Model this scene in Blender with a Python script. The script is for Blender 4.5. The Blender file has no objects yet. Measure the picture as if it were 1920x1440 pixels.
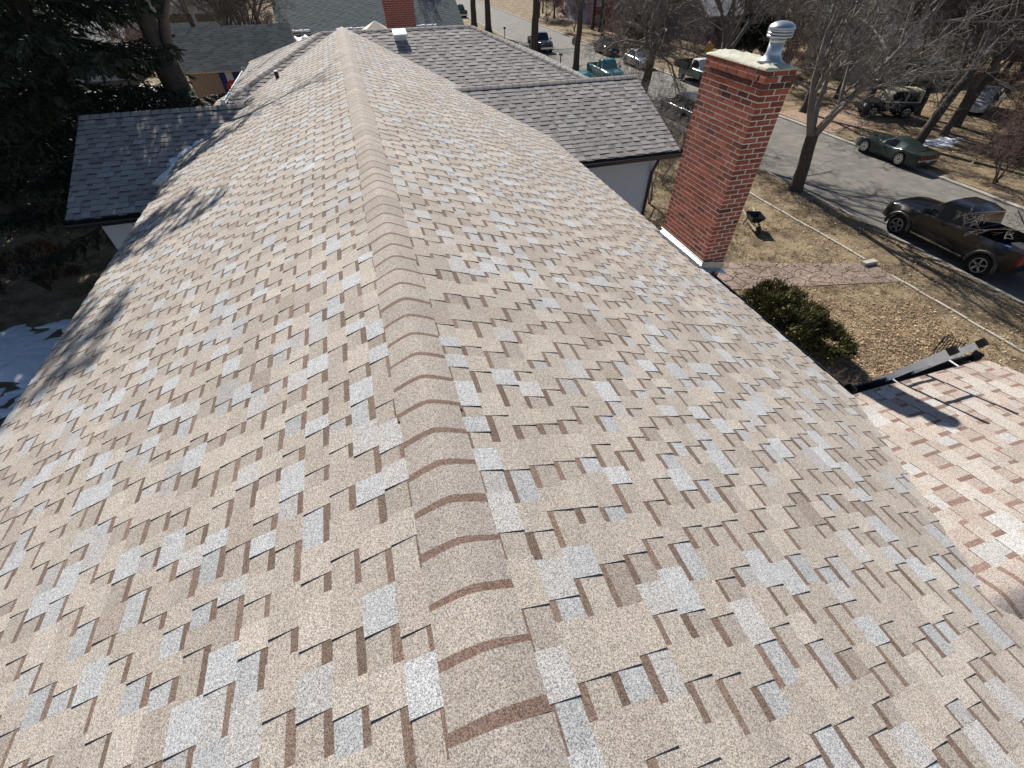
import bpy, math, random
import numpy as np
from mathutils import Vector, Matrix
R=math.radians
sc=bpy.context.scene
COL=sc.collection
# ------------------------------------------------------------------ camera
RZ=7.6                                   # ridge height above the ground (m)
CAM=Vector((-0.071,0.0,RZ+1.88))
p_,r_,y_=0.7957,-0.0036,0.2952
Fv=Vector((math.sin(y_)*math.cos(p_),math.cos(y_)*math.cos(p_),-math.sin(p_)))
R0=Vector((math.cos(y_),-math.sin(y_),0)); U0=R0.cross(Fv)
Rv=math.cos(r_)*R0+math.sin(r_)*U0; Uv=-math.sin(r_)*R0+math.cos(r_)*U0
cd=bpy.data.cameras.new('camera'); cam=bpy.data.objects.new('camera',cd); COL.objects.link(cam)
m=Matrix((Rv,Uv,-Fv)).transposed().to_4x4(); m.translation=CAM; cam.matrix_world=m
cd.sensor_width=36; cd.lens=813.1/1920*36; cd.clip_start=.05; cd.clip_end=3000
sc.camera=cam
sc.render.resolution_x=1024; sc.render.resolution_y=768
# ------------------------------------------------------------------ light
SUN_EL=R(36); SUN_AZ=R(-3.5)             # azimuth from +Y towards +X
w=bpy.data.worlds.new('World'); sc.world=w; w.use_nodes=True
nt=w.node_tree; bg=nt.nodes['Background']
sky=nt.nodes.new('ShaderNodeTexSky'); sky.sky_type='NISHITA'; sky.sun_disc=False
sky.sun_elevation=SUN_EL; sky.sun_rotation=SUN_AZ; sky.altitude=1600; sky.air_density=1.0; sky.dust_density=.5
nt.links.new(sky.outputs[0],bg.inputs[0]); bg.inputs[1].default_value=.062
sl=bpy.data.lights.new('sun','SUN'); sl.energy=5.0; sl.angle=R(.53); sl.color=(1,.965,.915)
so=bpy.data.objects.new('sun',sl); COL.objects.link(so)
sv=Vector((math.sin(SUN_AZ)*math.cos(SUN_EL),math.cos(SUN_AZ)*math.cos(SUN_EL),math.sin(SUN_EL)))
so.rotation_euler=sv.to_track_quat('Z','Y').to_euler(); so.location=(0,0,60)
vs=sc.view_settings; vs.view_transform='Standard'; vs.look='None'; vs.exposure=.55; vs.gamma=1; vs.use_curve_mapping=False

# ------------------------------------------------------------------ materials
MAT={}
def mat(name,col,rough=.85,var=.0,scale=4.,metal=0.,bump=0.,bscale=None,col2=None,attr=False,rand=0.,spec=.4,detail=6,coat=0.,trans=0.):
    if name in MAT: return MAT[name]
    m=bpy.data.materials.new(name); m.use_nodes=True; n=m.node_tree.nodes; l=m.node_tree.links
    b=n['Principled BSDF']; b.inputs['Roughness'].default_value=rough; b.inputs['Metallic'].default_value=metal
    b.inputs['Specular IOR Level'].default_value=spec
    if coat: b.inputs['Coat Weight'].default_value=coat; b.inputs['Coat Roughness'].default_value=.06
    b.inputs['Base Color'].default_value=(*col,1)
    tc=n.new('ShaderNodeTexCoord'); out=None
    def mix(a,bb,fac,mode='MIX'):
        x=n.new('ShaderNodeMix'); x.data_type='RGBA'; x.blend_type=mode
        for s,v in ((6,a),(7,bb)):
            if hasattr(v,'links'): l.new(v,x.inputs[s])
            else: x.inputs[s].default_value=(*v,1)
        if hasattr(fac,'links'): l.new(fac,x.inputs[0])
        else: x.inputs[0].default_value=fac
        return x.outputs[2]
    def noise(sc_,det=detail,rg=.55):
        t=n.new('ShaderNodeTexNoise'); t.inputs['Scale'].default_value=sc_; t.inputs['Detail'].default_value=det; t.inputs['Roughness'].default_value=rg
        l.new(tc.outputs['Object'],t.inputs['Vector']); return t
    def ramp(s,a,bb):
        x=n.new('ShaderNodeMapRange'); x.inputs[1].default_value=a; x.inputs[2].default_value=bb; l.new(s,x.inputs[0]); return x.outputs[0]
    cur=col
    if attr:
        a=n.new('ShaderNodeAttribute'); a.attribute_name='Col'; cur=a.outputs['Color']
    if col2 is not None:
        cur=mix(cur,col2,ramp(noise(scale).outputs['Fac'],.38,.62))
    if rand:
        oi=n.new('ShaderNodeObjectInfo'); g=n.new('ShaderNodeMapRange'); l.new(oi.outputs['Random'],g.inputs[0]); g.inputs[3].default_value=1-rand; g.inputs[4].default_value=1+rand
        h=n.new('ShaderNodeHueSaturation'); l.new(g.outputs[0],h.inputs['Value'])
        if hasattr(cur,'links'): l.new(cur,h.inputs['Color'])
        else: h.inputs['Color'].default_value=(*cur,1)
        cur=h.outputs[0]
    if var:
        nz=noise(scale*2.3 if col2 is not None else scale)
        v=n.new('ShaderNodeMapRange'); l.new(nz.outputs['Fac'],v.inputs[0]); v.inputs[1].default_value=.25; v.inputs[2].default_value=.75; v.inputs[3].default_value=1-var; v.inputs[4].default_value=1+var
        h=n.new('ShaderNodeHueSaturation'); l.new(v.outputs[0],h.inputs['Value'])
        if hasattr(cur,'links'): l.new(cur,h.inputs['Color'])
        else: h.inputs['Color'].default_value=(*cur,1)
        cur=h.outputs[0]
    if hasattr(cur,'links'): l.new(cur,b.inputs['Base Color'])
    if bump:
        nb=noise(bscale or scale*4); bp=n.new('ShaderNodeBump'); bp.inputs['Strength'].default_value=bump; bp.inputs['Distance'].default_value=.02
        l.new(nb.outputs['Fac'],bp.inputs['Height']); l.new(bp.outputs[0],b.inputs['Normal'])
    MAT[name]=m; return m

def shingle_mat(name,contrast=.5,gscale=170.,bump=.35):
    m=bpy.data.materials.new(name); m.use_nodes=True; n=m.node_tree.nodes; l=m.node_tree.links
    b=n['Principled BSDF']; b.inputs['Roughness'].default_value=.92; b.inputs['Specular IOR Level'].default_value=.25
    tc=n.new('ShaderNodeTexCoord'); a=n.new('ShaderNodeAttribute'); a.attribute_name='Col'
    v=n.new('ShaderNodeTexVoronoi'); v.inputs['Scale'].default_value=gscale; l.new(tc.outputs['Object'],v.inputs['Vector'])
    sep=n.new('ShaderNodeSeparateColor'); l.new(v.outputs['Color'],sep.inputs[0])
    nz=n.new('ShaderNodeTexNoise'); nz.inputs['Scale'].default_value=gscale*.5; nz.inputs['Detail'].default_value=4; nz.inputs['Roughness'].default_value=.8; l.new(tc.outputs['Object'],nz.inputs['Vector'])
    ad=n.new('ShaderNodeMath'); ad.operation='ADD'; l.new(sep.outputs[0],ad.inputs[0]); l.new(nz.outputs['Fac'],ad.inputs[1])
    mr=n.new('ShaderNodeMapRange'); l.new(ad.outputs[0],mr.inputs[0]); mr.inputs[1].default_value=.3; mr.inputs[2].default_value=1.7; mr.inputs[3].default_value=1-contrast; mr.inputs[4].default_value=1+contrast
    # large soft weathering
    n2=n.new('ShaderNodeTexNoise'); n2.inputs['Scale'].default_value=1.3; n2.inputs['Detail'].default_value=5; l.new(tc.outputs['Object'],n2.inputs['Vector'])
    m2=n.new('ShaderNodeMapRange'); l.new(n2.outputs['Fac'],m2.inputs[0]); m2.inputs[1].default_value=.3; m2.inputs[2].default_value=.7; m2.inputs[3].default_value=.93; m2.inputs[4].default_value=1.07
    mu=n.new('ShaderNodeMath'); mu.operation='MULTIPLY'; l.new(mr.outputs[0],mu.inputs[0]); l.new(m2.outputs[0],mu.inputs[1])
    # some granules shift in hue
    sat=n.new('ShaderNodeMapRange'); l.new(sep.outputs[1],sat.inputs[0]); sat.inputs[3].default_value=.55; sat.inputs[4].default_value=1.45
    h=n.new('ShaderNodeHueSaturation'); l.new(a.outputs['Color'],h.inputs['Color']); l.new(mu.outputs[0],h.inputs['Value']); l.new(sat.outputs[0],h.inputs['Saturation'])
    l.new(h.outputs[0],b.inputs['Base Color'])
    bp=n.new('ShaderNodeBump'); bp.inputs['Strength'].default_value=bump; bp.inputs['Distance'].default_value=.002; l.new(ad.outputs[0],bp.inputs['Height']); l.new(bp.outputs[0],b.inputs['Normal'])
    MAT[name]=m; return m

def glass_mat():
    m=mat('window_glass',(.012,.015,.018),.04,spec=.9); return m

# ------------------------------------------------------------------ mesh builder
class MB:
    def __init__(s): s.v=[]; s.f=[]; s.c=[]; s.m=[]
    def add(s,vs,fs,col=None,mi=0):
        o=len(s.v); s.v.extend([tuple(p) for p in vs])
        for k,f in enumerate(fs):
            s.f.append(tuple(i+o for i in f)); s.c.append(col if not isinstance(col,list) else col[k]); s.m.append(mi if not isinstance(mi,list) else mi[k])
        return s
    def hexa(s,P,col=None,mi=0):     # 8 corners: bottom 4 ccw, top 4 ccw
        return s.add(P,[(3,2,1,0),(4,5,6,7),(0,1,5,4),(1,2,6,5),(2,3,7,6),(3,0,4,7)],col,mi)
    def box(s,c,d,rz=0,col=None,mi=0,M=None):
        hx,hy,hz=d[0]/2,d[1]/2,d[2]/2
        P=[(-hx,-hy,-hz),(hx,-hy,-hz),(hx,hy,-hz),(-hx,hy,-hz),(-hx,-hy,hz),(hx,-hy,hz),(hx,hy,hz),(-hx,hy,hz)]
        if M is None: M=Matrix.Rotation(rz,3,'Z')
        cc=Vector(c); return s.hexa([cc+M@Vector(q) for q in P],col,mi)
    def bb(s,x0,x1,y0,y1,z0,z1,col=None,mi=0): return s.box(((x0+x1)/2,(y0+y1)/2,(z0+z1)/2),(x1-x0,y1-y0,z1-z0),0,col,mi)
    def bar(s,a,b,wd,th,up=(0,0,1),col=None,mi=0):
        a=Vector(a);b=Vector(b); d=(b-a); L=d.length; d.normalize(); u=Vector(up); x=d.cross(u)
        if x.length<1e-4: x=d.cross(Vector((1,0,0)))
        x.normalize(); z=x.cross(d); M=Matrix((x,d,z)).transposed(); return s.box((a+b)/2,(wd,L,th),M=M,col=col,mi=mi)
    def tube(s,pts,rad,n=8,cap=True,col=None,mi=0):
        pts=[Vector(q) for q in pts]; k=len(pts)
        if not hasattr(rad,'__len__'): rad=[rad]*k
        V=[];x=None
        for i in range(k):
            d=(pts[min(i+1,k-1)]-pts[max(i-1,0)]).normalized()
            if x is None:
                x=d.cross(Vector((0,0,1)))
                if x.length<1e-3: x=d.cross(Vector((1,0,0)))
            x=(x-d*x.dot(d)).normalized(); y=d.cross(x)
            for j in range(n):
                t=2*math.pi*j/n; V.append(pts[i]+rad[i]*(math.cos(t)*x+math.sin(t)*y))
        Fs=[(i*n+j,i*n+(j+1)%n,(i+1)*n+(j+1)%n,(i+1)*n+j) for i in range(k-1) for j in range(n)]
        if cap: Fs+= [tuple(range(n-1,-1,-1)),tuple((k-1)*n+j for j in range(n))]
        return s.add(V,Fs,col,mi)
    def lathe(s,prof,c,n=20,axis='Z',col=None,mi=0,cap=True):
        V=[];c=Vector(c)
        for r,z in prof:
            for j in range(n):
                t=2*math.pi*j/n
                q=(r*math.cos(t),r*math.sin(t),z) if axis=='Z' else ((z,r*math.cos(t),r*math.sin(t)) if axis=='X' else (r*math.sin(t),z,r*math.cos(t)))
                V.append(c+Vector(q))
        k=len(prof); Fs=[(i*n+j,i*n+(j+1)%n,(i+1)*n+(j+1)%n,(i+1)*n+j) for i in range(k-1) for j in range(n)]
        if cap: Fs+=[tuple(range(n-1,-1,-1)),tuple((k-1)*n+j for j in range(n))]
        return s.add(V,Fs,col,mi)
    def quad(s,a,b,c,d,col=None,mi=0): return s.add([a,b,c,d],[(0,1,2,3)],col,mi)
    def build(s,name,mats,parent=None,smooth=False,org=None):
        return mkobj(name,np.array(s.v,dtype=np.float32).reshape(-1,3),s.f,mats,parent,smooth,s.c,s.m,org)
ORG={}
def orgof(o):
    while o is not None:
        if o.name in ORG: return ORG[o.name]
        o=o.parent
    return (0,0,0)
def mkobj(name,V,Fs,mats,parent=None,smooth=False,cols=None,mis=None,org=None):
    if org is None: org=orgof(parent)
    me=bpy.data.meshes.new(name)
    V=V-np.array(org,dtype=np.float32)
    if isinstance(Fs,np.ndarray):
        nf,k=Fs.shape; me.vertices.add(len(V)); me.vertices.foreach_set('co',np.ascontiguousarray(V,dtype=np.float32).ravel())
        me.loops.add(nf*k); me.loops.foreach_set('vertex_index',Fs.astype(np.int32).ravel())
        me.polygons.add(nf); me.polygons.foreach_set('loop_start',np.arange(0,nf*k,k,dtype=np.int32)); me.polygons.foreach_set('loop_total',np.full(nf,k,dtype=np.int32))
        me.update(calc_edges=True)
    else:
        me.from_pydata(V.tolist(),[],Fs)
    if not isinstance(mats,(list,tuple)): mats=[mats]
    for q in mats: me.materials.append(q)
    if cols is not None and len(cols) and cols[0] is not None:
        at=me.color_attributes.new('Col','FLOAT_COLOR','CORNER')
        if isinstance(cols,np.ndarray): ar=np.repeat(cols,Fs.shape[1],axis=0)
        else: ar=np.repeat(np.array(cols,dtype=np.float32),[len(f) for f in Fs],axis=0)
        ar=np.concatenate([ar,np.ones((len(ar),1))],1).astype(np.float32); at.data.foreach_set('color',ar.ravel())
    if mis is not None and any(mis): me.polygons.foreach_set('material_index',np.array(mis,dtype=np.int32))
    if smooth: me.polygons.foreach_set('use_smooth',np.ones(len(me.polygons),dtype=bool))
    me.update()
    o=bpy.data.objects.new(name,me); COL.objects.link(o)
    if parent is not None: o.parent=parent
    else: o.location=org
    return o
def tag(o,label=None,cat=None,group=None,kind=None):
    if label: o['label']=label
    if cat: o['category']=cat
    if group: o['group']=group
    if kind: o['kind']=kind
    return o
def thing(name,loc,label,cat,group=None,rz=0):
    o=bpy.data.objects.new(name,None); COL.objects.link(o); o.location=loc; o.rotation_euler=(0,0,rz); o.empty_display_size=.3
    ORG[o.name]=tuple(loc); return tag(o,label,cat,group)
def copy_tree(o,parent=None):
    c=o.copy(); COL.objects.link(c); c.parent=parent
    for ch in list(o.children): copy_tree(ch,c)
    return c
def struct(mb,name,m,smooth=False): return tag(mb.build(name,m,None,smooth,org=(0,0,0)),kind='structure')

# ------------------------------------------------------------------ common materials
M_BLACKEDGE=(.018,.016,.015)
m_sh=shingle_mat('roof_granules_tan',.85,290)
m_shg=shingle_mat('roof_granules_grey',.35,150)
m_white=mat('white_stucco',(.62,.62,.64),.9,.06,30,bump=.3,bscale=60)
m_dark=mat('dark_bronze_metal',(.022,.022,.028),.38,spec=.5)
m_galv=mat('galvanised_steel',(.55,.57,.58),.34,.12,14,metal=.85)
m_bark=mat('grey_bark',(.085,.068,.054),.95,.35,9,bump=.6,bscale=24)
m_twig=mat('bare_twigs',(.14,.115,.098),.95,.25,3)
m_twigl=mat('pale_bare_twigs',(.21,.18,.155),.95,.25,3)
m_twigr=mat('reddish_bare_twigs',(.15,.095,.08),.95,.25,3)
m_snow=mat('old_snow',(.82,.85,.9),.6,.06,6,bump=.5,bscale=9)
m_brick=mat('red_brick',(.30,.082,.046),.9,.3,12,rand=.30,bump=.35,bscale=90)
m_brick_dark=mat('dark_brick',(.13,.045,.034),.9,.3,12,rand=.25,bump=.35,bscale=90)  # darker brick for the third course and a few random bricks
m_brick2=mat('red_brick_far',(.24,.06,.04),.9,.3,14)
m_mortar=mat('brick_mortar',(.68,.62,.54),.95,.12,50,bump=.3,bscale=120)

# ================================================================== GROUND, STREET
def ground_mat():
    m=bpy.data.materials.new('dormant_yard'); m.use_nodes=True; n=m.node_tree.nodes; l=m.node_tree.links; b=n['Principled BSDF']; b.inputs['Roughness'].default_value=.97; b.inputs['Specular IOR Level'].default_value=.15
    tc=n.new('ShaderNodeTexCoord')
    def nz(s,d=6,r=.6,st=None):
        t=n.new('ShaderNodeTexNoise'); t.inputs['Scale'].default_value=s; t.inputs['Detail'].default_value=d; t.inputs['Roughness'].default_value=r
        if st:
            mp=n.new('ShaderNodeMapping'); mp.inputs['Scale'].default_value=st; mp.inputs['Rotation'].default_value=(0,0,.5); l.new(tc.outputs['Object'],mp.inputs[0]); l.new(mp.outputs[0],t.inputs[0])
        else: l.new(tc.outputs['Object'],t.inputs[0])
        return t.outputs['Fac']
    def mr(s,a,bb):
        x=n.new('ShaderNodeMapRange'); l.new(s,x.inputs[0]); x.inputs[1].default_value=a; x.inputs[2].default_value=bb; return x.outputs[0]
    def mx(a,bb,f):
        x=n.new('ShaderNodeMix'); x.data_type='RGBA'
        for k,v in ((6,a),(7,bb)):
            if hasattr(v,'links'): l.new(v,x.inputs[k])
            else: x.inputs[k].default_value=(*v,1)
        l.new(f,x.inputs[0]); return x.outputs[2]
    dirt=mx((.12,.086,.058),(.21,.152,.10),mr(nz(3.5),.3,.7))
    grass=mx((.24,.182,.11),(.40,.312,.20),mr(nz(9,8,.75,(1,3,1)),.35,.65))
    c=mx(dirt,grass,mr(nz(.8,9,.72),.43,.57))
    fine=mx((.5,.5,.5),(1.45,1.42,1.35),mr(nz(11,9,.9),.36,.64))
    x=n.new('ShaderNodeMix'); x.data_type='RGBA'; x.blend_type='MULTIPLY'; x.inputs[0].default_value=1; l.new(c,x.inputs[6]); l.new(fine,x.inputs[7])
    l.new(x.outputs[2],b.inputs['Base Color'])
    bp=n.new('ShaderNodeBump'); bp.inputs['Strength'].default_value=.8; bp.inputs['Distance'].default_value=.05; l.new(nz(14,6,.8),bp.inputs['Height']); l.new(bp.outputs[0],b.inputs['Normal'])
    return m
m_ground=ground_mat()
g=MB(); g.quad((-900,-500,-.16),(900,-500,-.16),(900,1200,-.16),(-900,1200,-.16)); struct(g,'ground',m_ground)
KX=22.15; FX=31.0                        # near kerb face, far road edge
# yard lawns stand a kerb height above the road
g=MB(); g.bb(-60,KX-.18,-40,400,-.15,0.0); struct(g,'front_yard',m_ground)
g=MB(); g.bb(FX+.35,200,-40,400,-.15,-.03); struct(g,'far_yard',m_ground)
m_road=mat('worn_asphalt',(.20,.180,.153),.93,.22,.9,bump=.35,bscale=70,col2=(.155,.140,.120))
g=MB(); g.quad((KX,-40,-.14),(FX,-40,-.14),(FX,400,-.14),(KX,400,-.14)); struct(g,'street',m_road)
m_conc=mat('weathered_concrete',(.36,.33,.28),.93,.2,3,bump=.3,bscale=40)
g=MB()
y=-30.
rs=random.Random(5)
while y<160:
    L=3.0; g.bb(KX-.176,KX,y,y+L-.012,-.15,.012+rs.uniform(-.006,.006)); y+=L
struct(g,'near_kerb',m_conc)
g=MB(); y=-30.
while y<160:
    L=3.0; g.bb(FX+.004,FX+.345,y,y+L-.012,-.15,-.06+rs.uniform(-.006,.006)); y+=L
struct(g,'far_gutter_strip',m_conc)
m_patch=mat('asphalt_patch',(.10,.096,.09),.92,.15,3)
# crack sealing lines wandering over the street
g=MB()
for k in range(14):
    x=rs.uniform(KX+.6,FX-.6); yy=rs.uniform(3,60); an=rs.uniform(-.5,.5)+(math.pi/2 if k%2 else 0)
    P=[]
    for i in range(14):
        P.append((x,yy)); an+=rs.uniform(-.25,.25); x+=.5*math.cos(an); yy+=.5*math.sin(an); x=min(max(x,KX+.2),FX-.2)
    for a,b in zip(P,P[1:]):
        d=Vector((b[0]-a[0],b[1]-a[1],0)); 
        if d.length<1e-4: continue
        nn=Vector((-d.y,d.x,0)).normalized()*.022
        g.quad(Vector((*a,-.136))-nn,Vector((*b,-.136))-nn,Vector((*b,-.136))+nn,Vector((*a,-.136))+nn)
struct(g,'street_crack_seal',m_patch)
# dirt drive/parking shoulder on the far side
g=MB(); g.quad((FX+.4,26,-.024),(38,27,-.024),(40,32,-.024),(FX+.4,31.5,-.024)); struct(g,'dirt_drive',mat('reddish_dirt',(.33,.22,.15),.96,.15,4))
# garden path of flagstones
path=struct(MB().quad((11.6,11.4,.004),(19.0,9.75,.004),(19.1,11.1,.004),(12.6,13.3,.004)),'garden_path',mat('path_joint_soil',(.16,.12,.085),.97,.3,12))
m_flag=mat('pink_flagstone',(.265,.195,.158),.9,.25,4,rand=.12,bump=.3,bscale=30)
def clip_poly(poly,nx,ny,c):             # keep nx*x+ny*y<=c
    out=[]
    for i in range(len(poly)):
        a=poly[i];b=poly[(i+1)%len(poly)]; da=nx*a[0]+ny*a[1]-c; db=nx*b[0]+ny*b[1]-c
        if da<=0: out.append(a)
        if (da<0<db) or (db<0<da):
            t=da/(da-db); out.append((a[0]+t*(b[0]-a[0]),a[1]+t*(b[1]-a[1])))
    return out
rs=random.Random(11)
quadp=[(11.6,11.4),(19.0,9.75),(19.1,11.1),(12.6,13.3)]
def inquad(q):
    for i in range(4):
        a=quadp[i];b=quadp[(i+1)%4]
        if (b[0]-a[0])*(q[1]-a[1])-(b[1]-a[1])*(q[0]-a[0])<0: return False
    return True
seeds=[]
while len(seeds)<46:
    q=(rs.uniform(11.5,19.2),rs.uniform(9.7,13.4))
    if inquad(q) and all((q[0]-s[0])**2+(q[1]-s[1])**2>.27**2 for s in seeds): seeds.append(q)
for i,s in enumerate(seeds):
    poly=list(quadp)
    for j,t in enumerate(seeds):
        if j==i: continue
        nx,ny=t[0]-s[0],t[1]-s[1]; L=math.hypot(nx,ny); poly=clip_poly(poly,nx/L,ny/L,((s[0]+t[0])/2*nx+(s[1]+t[1])/2*ny)/L-.018)
        if len(poly)<3: break
    if len(poly)<3: continue
    g=MB(); k=len(poly); h=.022+rs.uniform(-.006,.006)
    g.add([(a,b,.002) for a,b in poly]+[(a,b,h) for a,b in poly],[tuple(range(k,2*k))]+[(q,(q+1)%k,k+(q+1)%k,k+q) for q in range(k)])
    o=g.build('flagstone',m_flag,None,org=(0,0,0)); o.parent=path
# low stone edging between yard and verge
edg=thing('lawn_edging',(19.1,8,0),'low line of pale stone edging between yard and roadside verge','edging')
m_edge=mat('pale_edging_stone',(.44,.40,.33),.92,.15,8,rand=.12)
y=2.2; rs=random.Random(3); em={}
while y<30:
    L=.62
    if not (9.75<y<11.0):
        o=MB().bb(19.02-.05,19.02+.05,y,y+L-.03,-.05,.065).build('edging_stone',m_edge,edg); o.rotation_euler=(0,0,0); o.location=(rs.uniform(-.015,.015)-(.02*(max(0,y-14))),0,rs.uniform(-.02,.01))
    y+=L
# pale step block at the head of the path
g=MB(); g.bb(18.55,19.2,11.06,11.28,0,.16); tag(g.build('step_block',m_edge,None,org=(18.9,11.2,0)),'squared pale stone block where edging meets flagstone path','stone block')

# litter of leaves and wood chips
def scatter(name,n,xr,yr,z,size,cols,seed,label,cat,dens=None,lift=.03):
    rg=np.random.default_rng(seed)
    x=rg.uniform(*xr,n);y=rg.uniform(*yr,n)
    if dens is not None: k=dens(x,y,rg); x=x[k];y=y[k]
    n=len(x); a=rg.uniform(0,2*np.pi,n); s=rg.uniform(.5,1.4,n)*size; asp=rg.uniform(.25,.6,n)
    tilt=rg.normal(0,.35,(n,2)); zz=z+rg.uniform(.004,lift,n)
    ux=np.stack([np.cos(a)*s,np.sin(a)*s,tilt[:,0]*s],1); vx=np.stack([-np.sin(a)*s*asp,np.cos(a)*s*asp,tilt[:,1]*s*asp],1)
    c=np.stack([x,y,zz+np.abs(tilt[:,0]*s)+np.abs(tilt[:,1]*s*asp)],1)
    V=np.stack([c-ux,c+vx*.9,c+ux,c-vx],1).reshape(-1,3); Fq=np.arange(4*n).reshape(-1,4)
    cc=np.array(cols)[rg.integers(0,len(cols),n)]*rg.uniform(.7,1.25,(n,1))
    o=mkobj(name,V.astype(np.float32),Fq,mat('litter_'+name,(.3,.2,.1),.95,attr=True),None,False,cc.astype(np.float32))
    return tag(o,label,cat,kind='stuff')
from math import sin
def dens_yard(x,y,rg):
    f=np.sin(x*1.1+1.3*np.sin(y*.7))*np.cos(y*.9+x*.4)
    return rg.uniform(-1,1,len(x))<f*.9+.1
scatter('leaf_litter',26000,(11.5,22.0),(2,26),0,.04,[(.42,.29,.17),(.36,.25,.14),(.5,.4,.26),(.24,.15,.09),(.55,.45,.3)],1,'scattered dry leaves and straw over the front yard','leaf litter',dens_yard)
def dens_chip(x,y,rg): return ((x-15)/3.2)**2+((y-7.0)/2.3)**2+rg.normal(0,.25,len(x))<1
scatter('wood_chips',15000,(11.5,19),(4,10),0,.035,[(.55,.36,.22),(.45,.28,.16),(.62,.46,.3),(.3,.18,.1)],2,'loose orange wood chip mulch round the juniper','wood chips',dens_chip)
scatter('fallen_leaves',9000,(31.5,60),(5,50),-.03,.07,[(.36,.25,.15),(.28,.19,.11),(.45,.34,.22)],3,'brown fallen leaves in the yards across the street','leaf litter')

def tufts(n,xr,yr,seed):
    rg=np.random.default_rng(seed); nc=n//14; cx=rg.uniform(*xr,nc); cy=rg.uniform(*yr,nc); f=np.sin(cx*.9+2*np.sin(cy*.5))+np.cos(cy*1.3+cx*.3)
    k=(f+rg.normal(0,.6,nc))>-.1; cx=cx[k]; cy=cy[k]; nc=len(cx); idx=np.repeat(np.arange(nc),14); m_=len(idx)
    b=np.stack([cx[idx]+rg.normal(0,.07,m_),cy[idx]+rg.normal(0,.07,m_),np.zeros(m_)],1)
    d=np.stack([rg.normal(0,.6,m_),rg.normal(0,.6,m_),rg.uniform(.2,.9,m_)],1); d/=np.linalg.norm(d,axis=1,keepdims=True); L=rg.uniform(.06,.16,(m_,1))
    sd=np.cross(d,rg.normal(0,1,(m_,3))); sd/=np.linalg.norm(sd,axis=1,keepdims=True); w_=.008
    V=np.stack([b-sd*w_,b+sd*w_,b+d*L],1).reshape(-1,3); cc=np.array([(.42,.34,.2),(.36,.28,.16),(.5,.42,.27),(.28,.21,.12)])[rg.integers(0,4,m_)]*rg.uniform(.7,1.2,(m_,1))
    o=mkobj('dry_grass',V.astype(np.float32),np.arange(3*m_).reshape(-1,3),mat('dry_grass_blades',(.3,.25,.15),.95,attr=True),None,False,cc.astype(np.float32)); return tag(o,'short dry straw-coloured grass over the front yard and verge','grass',kind='stuff')
tufts(90000,(11.3,21.9),(1,30),5)
# snow
def snow(name,poly_c,rx,ry,z,h,seed,label):
    rg=random.Random(seed); n=44; V=[];ring=[0,.35,.7,.9,1.0]
    ph=[rg.uniform(0,6.28) for _ in range(6)]
    for k,t in enumerate(ring[1:]):
        for j in range(n):
            a=2*math.pi*j/n; rr=t*(1+.24*math.sin(3*a+ph[0])+.18*math.sin(7*a+ph[1])+.13*math.sin(13*a+ph[2])+rg.uniform(-.05,.05))
            zz=z+h*(1-t**2)+rg.uniform(-.02,.03)*(t<.95)
            V.append((poly_c[0]+rx*rr*math.cos(a),poly_c[1]+ry*rr*math.sin(a),zz if t<1 else z-.02))
    V.append((*poly_c,z+h)); c=len(V)-1
    Fs=[(c,j,(j+1)%n) for j in range(n)]
    for k in range(len(ring)-2): Fs+=[(k*n+j,(k+1)*n+j,(k+1)*n+(j+1)%n,k*n+(j+1)%n) for j in range(n)]
    g=MB(); g.add(V,Fs); return tag(g.build(name,m_snow,None,True,org=(*poly_c,z)),label,'snow',kind='stuff')
for i,(c,rx,ry) in enumerate([((-12.2,14.6),1.7,1.0),((-10.6,13.0),1.5,.8),((-13.9,16.1),1.3,.7),((-11.4,16.4),.9,.4),((-9.2,12.2),1.1,.6),((-12.7,15.2),2.0,1.0),((-14.2,14.2),1.6,1.1),((-12.9,12.4),1.5,.8)]):
    snow('snow_patch',c,rx,ry,0,.07,20+i,'thin melting snow lying in the shaded left side yard')
snow('snow_patch',(36.6,22.2),2.1,.7,-.03,.08,31,'bright strip of old snow behind the tree across the street')
snow('snow_patch',(20.6,50.6),.5,.3,0,.05,34,'small snow remnant on the verge by the road sign')

# ================================================================== THE HOUSE
house=thing('house',(0,8,0),'long house with tan shingled roof, grey shingled wings and white stucco walls','house')
SL=.3885; AR=4.75; AL=4.34; CS=math.cos(math.atan(SL)); SN=math.sin(math.atan(SL))
TAN=[((.418,.364,.306),6),((.398,.345,.290),6),((.436,.384,.326),5),((.380,.328,.278),3),((.405,.350,.300),4),((.432,.426,.418),6.5),((.432,.405,.38),2.6),((.345,.287,.24),.8)]
GRY=[((.385,.345,.315),5),((.35,.315,.288),4),((.42,.38,.35),3),((.315,.28,.256),2),((.39,.335,.30),2)]
TAN_LIT=[((.42,.355,.30),6),((.40,.33,.275),4),((.435,.385,.335),4),((.37,.295,.25),1.5),((.445,.42,.39),2)]  # tan shingles tinted pinker and lighter, standing in for the sun's angle
BAND=(.185,.130,.100)
def pick(pal,rg):
    t=rg.uniform(0,sum(w for _,w in pal))
    for c,w_ in pal:
        t-=w_
        if t<=0: break
    k=rg.uniform(.93,1.07); return (c[0]*k,c[1]*k,c[2]*k)
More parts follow.
